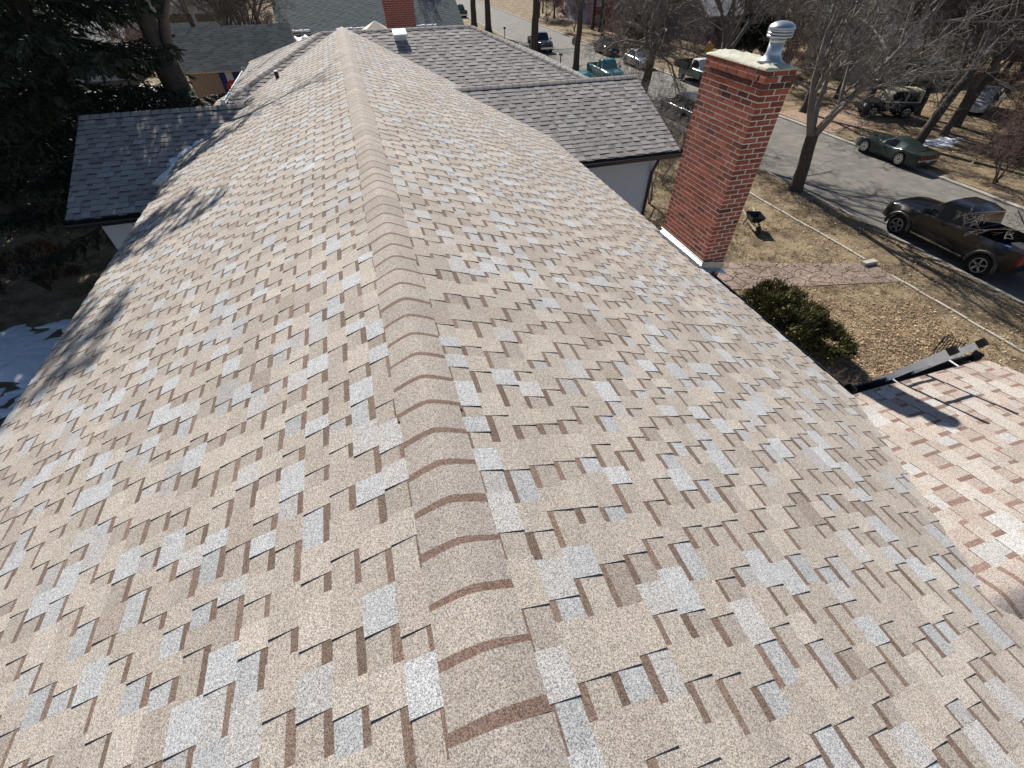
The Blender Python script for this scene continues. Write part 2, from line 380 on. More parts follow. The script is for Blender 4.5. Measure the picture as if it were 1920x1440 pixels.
def shingles(O,u,v,n,ur,vlen,pal,seed,band=BAND,clip=None,e=.166,wt=(.10,.235),wg=(.085,.215),th=.0088,bandw=.046):
    """courses of laminated shingles on the plane O+u*a+v*b; v points down the slope.
       yields (verts,faces,colors,centre)"""
    O,u,v,n=map(Vector,(O,u,v,n)); rg=random.Random(seed); out=[]
    nc=int(math.ceil(vlen/e))
    def P(a,b,h): return O+u*a+v*b+n*h
    for j in range(nc):
        b0=j*e; b1=min((j+1)*e,vlen)
        if b1-b0<.02: continue
        a=ur[0]-rg.uniform(0,.3); wob=rg.uniform(-.003,.003); tab=True
        pc=pick(pal,rg)
        while a<ur[1]:
            wdt=rg.uniform(*wt) if tab else rg.uniform(*wg)
            a0,a1=max(a,ur[0]),min(a+wdt,ur[1]); a+=wdt
            if a1-a0<.012: tab=not tab; continue
            if rg.random()<.92 or not tab:
                pp=pc; pc=pick(pal,rg)
                if pp[2]>.4 and pc[2]>.4: pc=pick(pal,rg)
            be=b1+wob+rg.uniform(-.002,.002)
            poly=None
            if clip is not None:
                q=[(a0,b0),(a1,b0),(a1,be),(a0,be)]
                q2=q
                for (nx,ny,c) in clip: q2=clip_poly(q2,nx,ny,c)
                if len(q2)<3: tab=not tab; continue
                if q2!=q:
                    hh=lambda bb:(.0012+(th-.0012)*(bb-b0)/e) if tab else (.0004+.0024*(bb-b0)/e)
                    k=len(q2); V=[P(x,y_,hh(y_)) for x,y_ in q2]+[P(x,y_,-.004) for x,y_ in q2]
                    Fs=[tuple(range(k))]+[(k+i,k+(i+1)%k,(i+1)%k,i) for i in range(k)]
                    out.append((V,Fs,[pc]+[M_BLACKEDGE]*k,P((a0+a1)/2,(b0+be)/2,0))); tab=not tab; continue
            if tab:
                h0=.0012; h1=th+rg.uniform(-.0008,.0012); sk=rg.uniform(-.002,.002)
                V=[P(a0+sk,b0-.004,h0),P(a1+sk,b0-.004,h0),P(a1,be,h1),P(a0,be,h1),P(a0+sk,b0-.004,-.002),P(a1+sk,b0-.004,-.002),P(a1,be,-.002),P(a0,be,-.002)]
                Fs=[(0,1,2,3),(7,6,2,3)[::-1],(4,0,3,7)[::-1],(5,6,2,1)[::-1]]
                out.append((V,[(0,1,2,3),(3,2,6,7),(0,3,7,4),(1,5,6,2)],[pc,M_BLACKEDGE,M_BLACKEDGE,M_BLACKEDGE],P((a0+a1)/2,(b0+be)/2,0)))
            else:
                bm=b0+bandw*rg.uniform(.8,1.15); hm=.0004+.0024*(bm-b0)/e; h1=.0028; kk=rg.uniform(.82,1.2); bc=tuple(c*kk for c in band); pc=tuple(c*.90 for c in pc)
                V=[P(a0,b0-.004,.0003),P(a1,b0-.004,.0003),P(a1,bm,hm),P(a0,bm,hm),P(a1,be-.001,h1),P(a0,be-.001,h1),P(a1,be-.001,-.002),P(a0,be-.001,-.002)]
                out.append((V,[(0,1,2,3),(3,2,4,5),(5,4,6,7)],[bc,pc,M_BLACKEDGE],P((a0+a1)/2,(b0+be)/2,0)))
            tab=not tab
    return out
def join(pieces,name,m,parent,kind='stuff'):
    g=MB()
    for V,Fs,C,_ in pieces: g.add(V,Fs,C)
    o=g.build(name,m,parent)
    if kind: o['kind']=kind
    return o
YN,YF=-5.0,18.35; RX=-.05
roof=MB()
# solid deck under the tan roof
def deck(mb,A,B,C,D,t=.16,dz=-.006):
    n=(Vector(B)-Vector(A)).cross(Vector(D)-Vector(A)).normalized()
    if n.z<0: n=-n
    up=n*dz; dn=n*(dz-t)
    top=[Vector(q)+up for q in (A,B,C,D)]; bot=[Vector(q)+dn for q in (A,B,C,D)]
    mb.hexa(bot+top)
deck(roof,(RX,YN,RZ),(RX,YF,RZ),(AR,YF,RZ-SL*(AR-RX)),(AR,YN,RZ-SL*(AR-RX)))
deck(roof,(RX,YF,RZ),(RX,YN,RZ),(-AL,YN,RZ-SL*(AL+RX)),(-AL,YF,RZ-SL*(AL+RX)))
m_deck=mat('roof_edge_metal',(.03,.028,.03),.5)
tan_roof=roof.build('long_roof',m_deck,house)
tan_roof['label']='long tan shingled gable roof'
vR=(CS,0,-SN); nR=(SN,0,CS); vL=(-CS,0,-SN); nL=(-SN,0,CS)
pcs=shingles((RX,YF,RZ),(0,-1,0),vR,nR,(0,YF-YN),(AR-RX)/CS+.03,TAN,1)
# leave room where the chimney stands
def not_chim(q): c=q[3]; return not (4.62<c.x<5.3 and 5.2<c.y<6.30)
pcs=[q for q in pcs if not_chim(q)]
pcl=shingles((RX,YN,RZ),(0,1,0),vL,nL,(0,YF-YN),(AL+RX)/CS+.03,TAN,2)
allp=pcs+pcl
def depth_pix(c):
    d=c-CAM; z=d.dot(Fv)
    if z<.2: return -1
    px=813.1*d.dot(Rv)/z; py=813.1*d.dot(Uv)/z
    if abs(px)>990 or abs(py)>750: return -1
    return 1/d.length
# the shingles that show largest become pieces of their own
def vis_size(q):
    if depth_pix(q[3])<0 or abs(q[3].x)<.16: return -1
    return depth_pix(q[3])
order=sorted(range(len(allp)),key=lambda i:-vis_size(allp[i]))
near=set(order[:300])
for i in order[:300]:
    V,Fs,C,_=allp[i]; g=MB(); g.add(V,Fs,C); g.build('shingle',m_sh,tan_roof)
join([q for i,q in enumerate(allp) if i not in near],'shingle_courses',m_sh,tan_roof)
# ridge caps bent over the ridge, each lapping the next one beyond it
def ridge_caps(A,B,sl_,name,m,parent,pal,band,pitch=.217,half=.165,individual=True,seed=4,rad=.05,lift=.0085):
    A=Vector(A);B=Vector(B); d=(B-A); L=d.length; d.normalize(); side=d.cross(Vector((0,0,1))).normalized(); up=side.cross(d).normalized()
    rg=random.Random(seed); k=0; s=0.; mbj=MB(); half0=half
    ca=math.cos(math.atan(sl_)); 
    T=[-1,-.8,-.6,-.42,-.28,-.14,0,.14,.28,.42,.6,.8,1]
    def prof(t,h):
        x=t*half*ca; ax=abs(x)
        zz=-sl_*(math.sqrt(x*x+rad*rad*.35)-rad*.6)+.009-.017*t*t
        return side*x+up*(zz+h)
    while s<L:
        e=min(s+pitch+rg.uniform(-.008,.008),L); half=half0*rg.uniform(.97,1.03); pc=pick(pal,rg); sh=rg.uniform(-.003,.003)
        V=[];Fs=[];C=[]
        nT=len(T); jw=rg.uniform(-.03,.03); skew=rg.uniform(-.006,.006)
        # rows: near end (low, under the previous cap), band end, far butt (raised)
        rows=[(s-.01,lift*.3),(s+.042,lift*.4),(s+.042,lift*.4),(e,lift),(e,lift),(e+.0005,lift*.15)]
        for (q,h) in rows:
            for t in T: V.append(A+d*(q+skew*t)+prof(t*(1+jw),h))
        for r in (0,2,4):
            for i in range(nT-1):
                Fs.append((r*nT+i,r*nT+i+1,(r+1)*nT+i+1,(r+1)*nT+i)); C.append({0:band,2:pc,4:tuple(c*.6 for c in band)}[r])
        # side edges down to the roof
        o=len(V)
        for a_,b_ in ((0,1),(2,3)):
            for t_ in (0,nT-1):
                o=len(V); A0,B0=V[a_*nT+t_],V[b_*nT+t_]; V+=[A0,B0,B0-up*.016,A0-up*.016]
                Fs.append((o,o+1,o+2,o+3)); C.append(M_BLACKEDGE)
        if individual:
            g=MB(); g.add(V,Fs,C); g.build(name,m,parent,True)
        else: mbj.add(V,Fs,C)
        s+=pitch; k+=1
    if not individual:
        o=mbj.build(name,m,parent,True); o['kind']='stuff'
CAPP=[((.385,.334,.285),3),((.405,.35,.298),3),((.365,.318,.275),2)]
ridge_caps((RX,YN,RZ+.006),(RX,18.3,RZ+.006),SL,'ridge_cap',m_sh,tan_roof,CAPP,(.20,.135,.105),half=.195)

# --- right low wing (tan, tinted pinker for the sun angle), ridge along X at y=.02
WZ=6.24; WS=.2452; WY=.02; WL=2.12; WX0,WX1=2.6,6.92
wz2=WZ-WS*WL
low=MB()
deck(low,(WX0,WY,WZ),(WX1,WY,WZ),(WX1,WY+WL,wz2),(WX0,WY+WL,wz2)); deck(low,(WX1,WY,WZ),(WX0,WY,WZ),(WX0,WY-WL,wz2),(WX1,WY-WL,wz2))
low_roof=low.build('porch_wing_roof',m_deck,house)
cw=math.cos(math.atan(WS)); sw=math.sin(math.atan(WS))
m_shp=shingle_mat('roof_granules_tan_lit',.75,250)
pw=shingles((WX0,WY,WZ),(1,0,0),(0,cw,-sw),(0,sw,cw),(0,WX1-WX0),WL/cw+.02,TAN_LIT,5,band=(.23,.15,.12))
pw+=shingles((WX1,WY,WZ),(-1,0,0),(0,-cw,-sw),(0,-sw,cw),(0,WX1-WX0),WL/cw+.02,TAN_LIT,6,band=(.23,.15,.12))
def above_tan(c): return c.z>RZ-SL*abs(c.x)-.16 or c.x>AR-.25 or c.x<-AL+.25
join([q for q in pw if above_tan(q[3])],'shingle_courses',m_shp,low_roof)
ridge_caps((3.3,WY,WZ+.006),(WX1,WY,WZ+.006),WS,'ridge_cap',m_shp,low_roof,[((.36,.30,.26),1)],(.21,.145,.115),individual=True,seed=8)

# --- grey cross wing (ridge along X) and main hipped roof behind
GS=.39; gc=math.cos(math.atan(GS)); gs=math.sin(math.atan(GS))
GY,GZ=14.46,6.55; GE=11.36; gez=GZ-GS*(GY-GE); GX0,GX1=-6.55,8.38
gr=MB()
deck(gr,(GX1,GY,GZ),(GX0,GY,GZ),(GX0,GE,gez),(GX1,GE,gez)); deck(gr,(GX0,GY,GZ),(GX1,GY,GZ),(GX1,GY+3.1,gez),(GX0,GY+3.1,gez))
grey_roof=gr.build('cross_wing_roof',m_deck,house); grey_roof['label']='lower grey shingled cross gable roof'
BG=(.17,.148,.133)
pg=shingles((GX1,GY,GZ),(-1,0,0),(0,-gc,-gs),(0,-gs,gc),(0,GX1-GX0),(GY-GE)/gc+.02,GRY,7,band=BG,th=.0105,wt=(.16,.36),wg=(.10,.24))
pg+=shingles((GX0,GY,GZ),(1,0,0),(0,gc,-gs),(0,gs,gc),(0,GX1-GX0),3.1/gc,GRY,8,band=BG,th=.0105,wt=(.16,.36),wg=(.10,.24))
join([q for q in pg if above_tan(q[3])],'shingle_courses',m_shg,grey_roof)
GCAP=[((.36,.32,.285),3),((.32,.285,.255),2)]
ridge_caps((GX0,GY,GZ+.01),(-2.6,GY,GZ+.01),GS,'ridge_cap',m_shg,grey_roof,GCAP,(.22,.195,.175),seed=9,lift=.006)
ridge_caps((2.6,GY,GZ+.01),(GX1,GY,GZ+.01),GS,'ridge_cap',m_shg,grey_roof,GCAP,(.22,.195,.175),seed=10,lift=.006)
# main hip
HS=.375; hc=math.cos(math.atan(HS)); hs_=math.sin(math.atan(HS))
HY,HZ=18.4,7.5; HX0,HX1=-.69,4.12; HD=4.3
e0=HZ-HS*HD
mh=MB()
LD=HX0+3.45; lz=HZ-HS*LD
A=(HX0,HY,HZ);B=(HX1,HY,HZ); c10=(HX1+HD,HY-HD,e0);c11=(HX1+HD,HY+HD,e0)
c00=(HX0-LD,HY-LD,lz);c01=(HX0-LD,HY+LD,lz);d00=(HX0-LD,HY-HD,e0);d01=(HX0-LD,HY+HD,e0)
lo=-.02
mh.add([Vector(q)+Vector((0,0,lo)) for q in (A,B,c00,c10,c11,c01,d00,d01)]+[Vector(q)+Vector((0,0,-.18)) for q in (d00,c10,c11,d01,c00,c01)],
       [(6,3,1,0,2),(3,4,1),(4,7,5,0,1),(5,2,0),(8,9,3,6),(9,10,4,3),(10,11,7,4),(6,2,12,8),(2,5,13,12),(5,7,11,13)])
hip_roof=mh.build('main_hip_roof',m_deck,house); hip_roof['label']='grey shingled main hip roof'
s2=1/math.sqrt(2)
def hipclip(L,slen):  # trapezoid: at b=0 (ridge) a in [HD,HD+L]; widens to [0,L+2HD] at b=slen ; a measured from corner
    k=HD/slen
    return [(-1,-k,-(HD)),(1,-k,HD+L)]
slen=HD/hc; LX=-3.45; LCUT=[(1,0,HX1+HD-LX)]
pm=shingles((HX1+HD,HY,HZ),(-1,0,0),(0,-hc,-hs_),(0,-hs_,hc),(0,HX1-HX0+2*HD),slen,GRY,12,band=BG,clip=hipclip(HX1-HX0,slen)+LCUT,th=.0105,wt=(.16,.36),wg=(.10,.24))
pm+=shingles((HX0,HY-HD,HZ),(0,1,0),(-hc,0,-hs_),(-hs_,0,hc),(0,2*HD),(HX0-LX)/hc,GRY,13,band=BG,clip=hipclip(0,slen),th=.0105,wt=(.16,.36),wg=(.10,.24))
pm+=shingles((HX1,HY+HD,HZ),(0,-1,0),(hc,0,-hs_),(hs_,0,hc),(0,2*HD),slen,GRY,14,band=BG,clip=hipclip(0,slen),th=.0105,wt=(.16,.36),wg=(.10,.24))
pm+=shingles((HX0-HD,HY,HZ),(1,0,0),(0,hc,-hs_),(0,hs_,hc),(0,HX1-HX0+2*HD),slen,GRY,15,band=BG,clip=hipclip(HX1-HX0,slen)+[(-1,0,-(LX-HX0+HD))],th=.0105,wt=(.16,.36),wg=(.10,.24))
join([q for q in pm if above_tan(q[3]) or q[3].y>18.35],'shingle_courses',m_shg,hip_roof)
for a,b,sd in ((A,B,1),(B,c10,2),(A,c00,3),(B,c11,4),(A,c01,5)):
    ridge_caps(Vector(a)+Vector((0,0,.008)),Vector(b)+Vector((0,0,.008)),HS if sd==1 else HS*.72,'ridge_caps',m_shg,hip_roof,GCAP,(.22,.195,.175),individual=False,seed=20+sd,half=.13,lift=.005)
# walls
wl=MB()
wl.bb(-AL+.45,AR-.45,YN+.4,20,-.1,RZ-SL*(AR-.45)-.28)
wl.bb(WX0,WX1-.35,WY-WL+.4,WY+WL-.4,-.1,wz2-.05)
wl.bb(GX0+.32,GX1-.42,GE+.42,GY+2.6,-.1,gez-.06)
wl.bb(-3.45+.4,HX1+HD-.45,HY-HD+.5,HY+HD-.45,-.1,e0-.12)
# gable infill of the cross wing
for xx in (GX0+.33,GX1-.43):
    wl.add([(xx,GE+.42,gez-.07),(xx,GY+2.6,gez-.07),(xx,GY,GZ-.24),(xx+.01,GE+.42,gez-.07),(xx+.01,GY+2.6,gez-.07),(xx+.01,GY,GZ-.24)],[(0,1,2),(5,4,3),(0,3,4,1),(1,4,5,2),(2,5,3,0)])
wl.build('wall',m_white,house)
wl=MB()
for xx in (WX1-.36,):
    wl.add([(xx,WY-WL+.4,wz2-.06),(xx,WY+WL-.4,wz2-.06),(xx,WY,WZ-.2),(xx-.01,WY-WL+.4,wz2-.06),(xx-.01,WY+WL-.4,wz2-.06),(xx-.01,WY,WZ-.2)],[(0,1,2),(5,4,3)])
wl.build('gable_wall',m_white,house)
# gutters
def gutter(a,b,out,name='gutter',m=m_dark,w=.115,h=.10,brackets=True):
    a=Vector(a);b=Vector(b);out=Vector(out); g=MB(); t=.006; z=Vector((0,0,1))
    prof=[(0,0),(0,-h),(w*.62,-h),(w,-h*.25),(w,0),(w-.018,0),(w-.018,-.012),(w-t-.006,-h*.25),(w*.6,-h+t),(t,-h+t),(t,0)]
    k=len(prof); V=[q+out*x+z*y_ for q in (a,b) for x,y_ in prof]
    g.add(V,[(i,(i+1)%k,k+(i+1)%k,k+i) for i in range(k)]+[tuple(range(k-1,-1,-1)),tuple(range(k,2*k))])
    L=(b-a).length; d=(b-a).normalized(); q=.4
    # closed ends
    for s in (a,b): g.bar(s+z*-.0,s+out*w,.006,h*1.6,col=None)
    o=g.build(name,m,house)
    if brackets:
        while q<L-.2:
            br=MB(); br.bar(a+d*q+z*.006-out*.05,a+d*q+out*w+z*.006,.03,.006); br.build('gutter_bracket',mat('white_enamel',(.7,.7,.7),.5),o); q+=1.0
    return o
ez=RZ-SL*AR
gutter((AR+.045,4.95,ez-.06),(AR+.045,2.3,ez-.06),(1,0,0),brackets=False,w=.075,h=.08)
elz=RZ-SL*AL
gutter((-3.50,20.0,lz-.05),(-3.50,15.4,lz-.05),(-1,0,0),brackets=True,m=mat('white_enamel',(.7,.7,.7),.5))
gutter((AR+.14,GE-.04,gez-.045),(GX1,GE-.04,gez-.045),(0,-1,0),brackets=False,w=.14,h=.12)
gutter((GX0,GE-.04,gez-.045),(-AL-.16,GE-.04,gez-.045),(0,-1,0),brackets=False,w=.14,h=.12)
gutter((WX1,WY+WL+.05,wz2-.04),(AR+.12,WY+WL+.05,wz2-.04),(0,1,0))
# downspouts
g=MB(); g.tube([(GX0+1.05,GE+.02,gez-.1),(GX0+1.05,GE+.2,gez-.5),(GX0+1.05,GE+.36,gez-.8),(GX0+1.05,GE+.36,.1)],.045,6); g.build('downspout',mat('white_enamel',(.7,.7,.7),.5),house)
g=MB(); g.tube([(GX1-.55,GE+.02,gez-.1),(GX1-.55,GE+.2,gez-.45),(GX1-.5,GE+.37,gez-.7),(GX1-.5,GE+.37,.1)],.045,6); g.build('downspout',m_dark,house)
# snow in the left valley (lies on the roof: own thing)
g=MB(); rg=random.Random(4)
for i in range(22):
    t=i/21; yy=GE+.35+t*(GY-GE-1.5); xv=-(RZ-(gez+GS*(yy-GE)))/SL; zz=gez+GS*(yy-GE)
    wv=(.26*(1-t)+.05)*rg.uniform(.4,1.5)
    x1=max(min(xv,-2.4),-AL-.05); x0=x1-wv; h=rg.uniform(.015,.06)*(1.1-t*.6)
    n=7; V=[];cx,cy=(x0+x1)/2,yy
    for k in range(n):
        a=2*math.pi*k/n; rr=rg.uniform(.75,1.2); X_=cx+rr*(wv/2+.06)*math.cos(a); Y_=cy+rr*.1*math.sin(a); V.append((X_,Y_,max(gez+GS*(Y_-GE),RZ-SL*abs(X_))+.002))
    V.append((cx,cy,zz+h+.01)); g.add(V,[(k,(k+1)%n,n) for k in range(n)])
tag(g.build('roof_snow',m_snow,None,True,org=(-5,12,5)),'ragged leftover snow in the shaded roof valley of the left wing','snow',kind='stuff')
# skylight-like vent, vent pipe
g=MB(); vz=HZ-HS*(HY-17.85)
Mv=Matrix.Rotation(math.atan(HS),3,'X')
g.box((1.67,17.83,vz+.10),(.38,.26,.16),M=Mv); g.box((1.67,17.85,vz+.19),(.42,.30,.02),M=Mv); g.build('roof_vent',mat('pale_vent_metal',(.6,.64,.66),.4,metal=.3),house)
g=MB(); vp=HZ-HS*(HY-15.9); g.tube([(-2.06,15.9,vp-.1),(-2.06,15.9,vp+.42)],.055,12); g.lathe([(.15,vp-.03),(.075,vp+.08),(.056,vp+.10)],(-2.06,15.9,0),12); g.build('vent_pipe',m_dark,house)
# far chimney + tan capped chase of the main roof
g=MB(); g.bb(1.75,2.93,23.4,24.0,4.5,7.95); fc=g.build('far_chimney',m_mortar,house)
g=MB(); rg=random.Random(77)
for k in range(50):
    z=4.6+k*.0677; off=.1 if k%2 else 0; x=1.742-off
    while x<2.93:
        a=max(x,1.742); b=min(x+.193,2.938)
        if b-a>.03:
            g.bb(a,b,23.39,23.45,z,z+.057)
        x+=.203
    yq=23.39-off*.5
    while yq<24.0:
        a=max(yq,23.46); b=min(yq+.193,24.01)
        if b-a>.03:
            g.bb(1.741,1.80,a,b,z,z+.057); g.bb(2.88,2.939,a,b,z,z+.057)
        yq+=.203
o=g.build('brick',m_brick2,fc); o['kind']='stuff'
g=MB(); g.bb(1.70,2.98,23.35,24.05,7.95,8.03); g.build('chimney_crown',m_conc,fc)
g=MB(); g.bb(.93,1.63,23.0,23.7,5,6.93); g.build('vent_chase',mat('tan_siding',(.42,.34,.24),.9),house)
g=MB(); g.add([(.72,22.78,6.93),(1.84,22.78,6.93),(1.84,23.9,6.93),(.72,23.9,6.93),(1.28,23.34,7.26)],[(0,1,4),(1,2,4),(2,3,4),(3,0,4),(3,2,1,0)]); g.build('pyramid_cap',mat('tan_cap_metal',(.52,.44,.33),.6),house)

# ------------------------------------------------------------------ brick chimney
CX0,CX1,CY0,CY1=4.72,5.13,5.14,6.36; CT=8.39
ch=MB(); ch.bb(CX0+.0035,CX1-.0035,CY0+.0035,CY1-.0035,-.1,CT-.02); chim=ch.build('chimney',m_mortar,house); chim['label']='tall red brick chimney with metal flue'
NC=40; ch_h=.0677; zb=CT-NC*ch_h
bm={}
def brick_mesh(L,W):
    k=(round(L,3),round(W,3))
    if k in bm: return bm[k]
    g=MB(); h=.0555; b=.0025; x,y,z=L/2,W/2,h/2
    P=[(-x+b,-y+b,-z),(x-b,-y+b,-z),(x-b,y-b,-z),(-x+b,y-b,-z)]; 
    lay=[[(sx*(x-(b if q in(0,3) else 0)),sy*(y-(b if q in (0,3) else 0)),zz) for sx,sy in ((-1,-1),(1,-1),(1,1),(-1,1))] for q,zz in enumerate((-z,-z+b,z-b,z))]
    V=[c for l_ in lay for c in l_]; Fs=[(3,2,1,0),(12,13,14,15)]+[(r*4+i,r*4+(i+1)%4,(r+1)*4+(i+1)%4,(r+1)*4+i) for r in range(3) for i in range(4)]
    o=g.add(V,Fs).build('brick',m_brick,None,org=(0,0,0)); me=o.data; bpy.data.objects.remove(o); bm[k]=me; return me
ho=Vector(ORG['house']); rg=random.Random(9); hid=MB()
def put_brick(x0,x1,y0,y1,z,vis,off=(0,0)):
    L,W=x1-x0-.012,y1-y0-.012
    c=Vector(((x0+x1)/2+off[0],(y0+y1)/2+off[1],z+.0677/2))
    # seat each face flush with the course line
    if abs(x0-CX0)<.01: c.x-=.006
    if abs(x1-CX1)<.01: c.x+=.006
    if abs(y0-CY0)<.01: c.y-=.006
    if abs(y1-CY1)<.01: c.y+=.006
    if vis:
        o=bpy.data.objects.new('brick',brick_mesh(L,W)); COL.objects.link(o); o.parent=chim
        o.location=c-ho+Vector((rg.uniform(-.002,.002),rg.uniform(-.002,.002),rg.uniform(-.0015,.0015))); o.rotation_euler=(0,0,rg.uniform(-.006,.006))
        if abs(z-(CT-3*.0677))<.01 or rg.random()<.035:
            o.material_slots[0].link='OBJECT'; o.material_slots[0].material=m_brick_dark
    else: hid.box(c,(L,W,.0575))
for k in range(NC+30):
    z=CT-(k+1)*ch_h; 
    if z<3.2: break
    vis=k<NC-1
    corb=[.010,.026,.012,.004][k] if k<4 else 0
    B_=.2035
    if k%2==0:
        for i in range(6):
            put_brick(CX0,CX0+.1025,CY0+i*B_,CY0+(i+1)*B_,z,vis,(-corb,-corb if i==0 else 0))
            put_brick(CX1-.1025,CX1,CY0+i*B_,CY0+(i+1)*B_,z,vis and i==0,(corb,-corb if i==0 else 0))
        put_brick(CX0+.1025,CX1-.1025,CY0,CY0+.1025,z,vis,(0,-corb)); put_brick(CX0+.1025,CX1-.1025,CY1-.1025,CY1,z,False)
    else:
        for i in range(2):
            put_brick(CX0+i*.205,CX0+(i+1)*.205,CY0,CY0+.1025,z,vis,((-corb if i==0 else corb),-corb)); put_brick(CX0+i*.205,CX0+(i+1)*.205,CY1-.1025,CY1,z,False,(0,0))
        for i in range(5):
            put_brick(CX0,CX0+.1025,CY0+.1025+i*.2033,CY0+.1025+(i+1)*.2033,z,vis,(-corb,0)); put_brick(CX1-.1025,CX1,CY0+.1025+i*.2033,CY0+.1025+(i+1)*.2033,z,False,(corb,0))
o=hid.build('hidden_side_bricks',m_brick2,chim); o['kind']='stuff'
# mortar crown: lumpy slab
def lump(x,y): return .018*sin(7*x+3*y)+.012*sin(13*y+2)+.01*sin(19*x+5*y)
g=MB(); nx,ny=9,20; V=[]
for j in range(ny+1):
    for i in range(nx+1):
        x=CX0-.014+(CX1-CX0+.028)*i/nx; y=CY0-.014+(CY1-CY0+.028)*j/ny
        ed=min(i,nx-i,2*1)/2*min(j,ny-j,2)/2
        V.append((x,y,CT+.002+(.014+.026*min(1,min(i,nx-i)/3)*min(1,min(j,ny-j)/3)+lump(x*3,y*3)*.7)*(.35 if ed==0 else 1)))
base=len(V)
Fs=[(j*(nx+1)+i,j*(nx+1)+i+1,(j+1)*(nx+1)+i+1,(j+1)*(nx+1)+i) for j in range(ny) for i in range(nx)]
rim=[i for i in range(nx+1)]+[(j)*(nx+1)+nx for j in range(1,ny+1)]+[ny*(nx+1)+i for i in range(nx-1,-1,-1)]+[j*(nx+1) for j in range(ny-1,0,-1)]
for r in rim: V.append((V[r][0],V[r][1],CT-.012))
k=len(rim); Fs+=[(rim[i],base+i,base+(i+1)%k,rim[(i+1)%k]) for i in range(k)]
g.add(V,Fs); g.build('chimney_crown',mat('cream_mortar_wash',(.55,.53,.42),.95,.14,9,bump=.5,bscale=30),chim,True)
# flue pipe with storm collar and louvred cap
fx,fy,fz=4.965,5.42,CT+.03
g=MB(); g.lathe([(.17,fz),(.125,fz+.025),(.10,fz+.06),(.088,fz+.09),(.086,fz+.25)],(fx,fy,0),24); fl=g.build('flue_pipe',m_galv,chim,True)
g=MB(); g.lathe([(.087,fz+.195),(.094,fz+.20),(.094,fz+.225),(.087,fz+.23)],(fx,fy,0),24,cap=False); g.build('pipe_band',m_galv,fl,True)
for k in range(3):
    g=MB(); zz=fz+.245+k*.028; g.lathe([(.085,zz+.006),(.142,zz),(.146,zz+.006),(.146,zz+.016),(.142,zz+.02),(.085,zz+.026)],(fx,fy,0),28,cap=False); g.build('cap_louvre',m_galv,fl,True)
g=MB(); g.lathe([(.149,fz+.325),(.150,fz+.335),(.132,fz+.36),(.095,fz+.382),(.05,fz+.393),(.006,fz+.397)],(fx,fy,0),28); g.build('cap_dome',m_galv,fl,True)
# flashing
m_flash=mat('bright_flashing',(.46,.48,.49),.28,.25,7,metal=.95)
g=MB(); zr=lambda x:RZ-SL*(x-RX)
def strip(a,b,c,d): 
    n=(Vector(b)-Vector(a)).cross(Vector(d)-Vector(a)).normalized()*.0035; P=[Vector(q) for q in (a,b,c,d)]; g.hexa([q-n for q in P]+[q+n for q in P])
x1=CX0-.012
strip((x1-.11,CY0-.06,zr(x1-.11)+.014),(x1,CY0-.06,zr(x1)+.016),(x1,CY1+.06,zr(x1)+.016),(x1-.11,CY1+.06,zr(x1-.11)+.014))
strip((x1,CY0-.02,zr(x1)+.01),(x1+.004,CY0-.02,zr(x1)+.10),(x1+.004,CY1+.02,zr(x1)+.10),(x1,CY1+.02,zr(x1)+.01))
g.tube([(x1,CY0-.03,zr(x1)+.102),(x1,CY1+.03,zr(x1)+.102)],.011,8)
strip((x1-.02,CY0-.14,zr(x1)-.01),(CX1+.02,CY0-.14,zr(x1)-.11),(CX1+.02,CY0-.014,zr(x1)-.10),(x1-.02,CY0-.014,zr(x1)+.012))
strip((x1,CY0-.014,zr(x1)+.0),(CX1+.01,CY0-.014,zr(x1)-.10),(CX1+.01,CY0-.012,zr(x1)+.02),(x1,CY0-.012,zr(x1)+.09))
g.tube([(x1,CY0-.02,zr(x1)+.092),(CX1+.01,CY0-.02,zr(x1)+.022)],.010,8)
g.build('flashing',m_flash,chim)

# ================================================================== LADDER on the low wing eave
ladder=thing('ladder',(5.75,4.8,0),'grey aluminium extension ladder leaning on the porch wing gutter','ladder')
m_lad=mat('weathered_ladder_aluminium',(.82,.82,.80),.5,.12,10); m_rub=mat('black_rubber',(.015,.015,.015),.8)
Lb=Vector((0,4.80,0)); Lt=Vector((0,1.99,6.36)); ld=(Lt-Lb).normalized()
for xx in (5.50,5.93):
    g=MB(); off=Vector((xx,0,0)); g.bar(off+Lb,off+Lt,.03,.075,up=(0,1,.4)); rl=g.build('rail',m_lad,ladder)
    g=MB(); g.bar(off+Lt-ld*.02,off+Lt+ld*.06,.04,.085,up=(0,1,.3)); g.build('end_cap',m_rub,rl)
    g=MB(); g.box(off+Lb+Vector((0,.02,.03)),(.07,.14,.06)); g.build('foot',m_rub,rl)
L=(Lt-Lb).length; q=.3
while q<L-.15:
    g=MB(); c=Lb+ld*q; g.tube([(5.50,c.y,c.z),(5.93,c.y,c.z)],.017,8); g.build('rung',m_lad,ladder); q+=.305

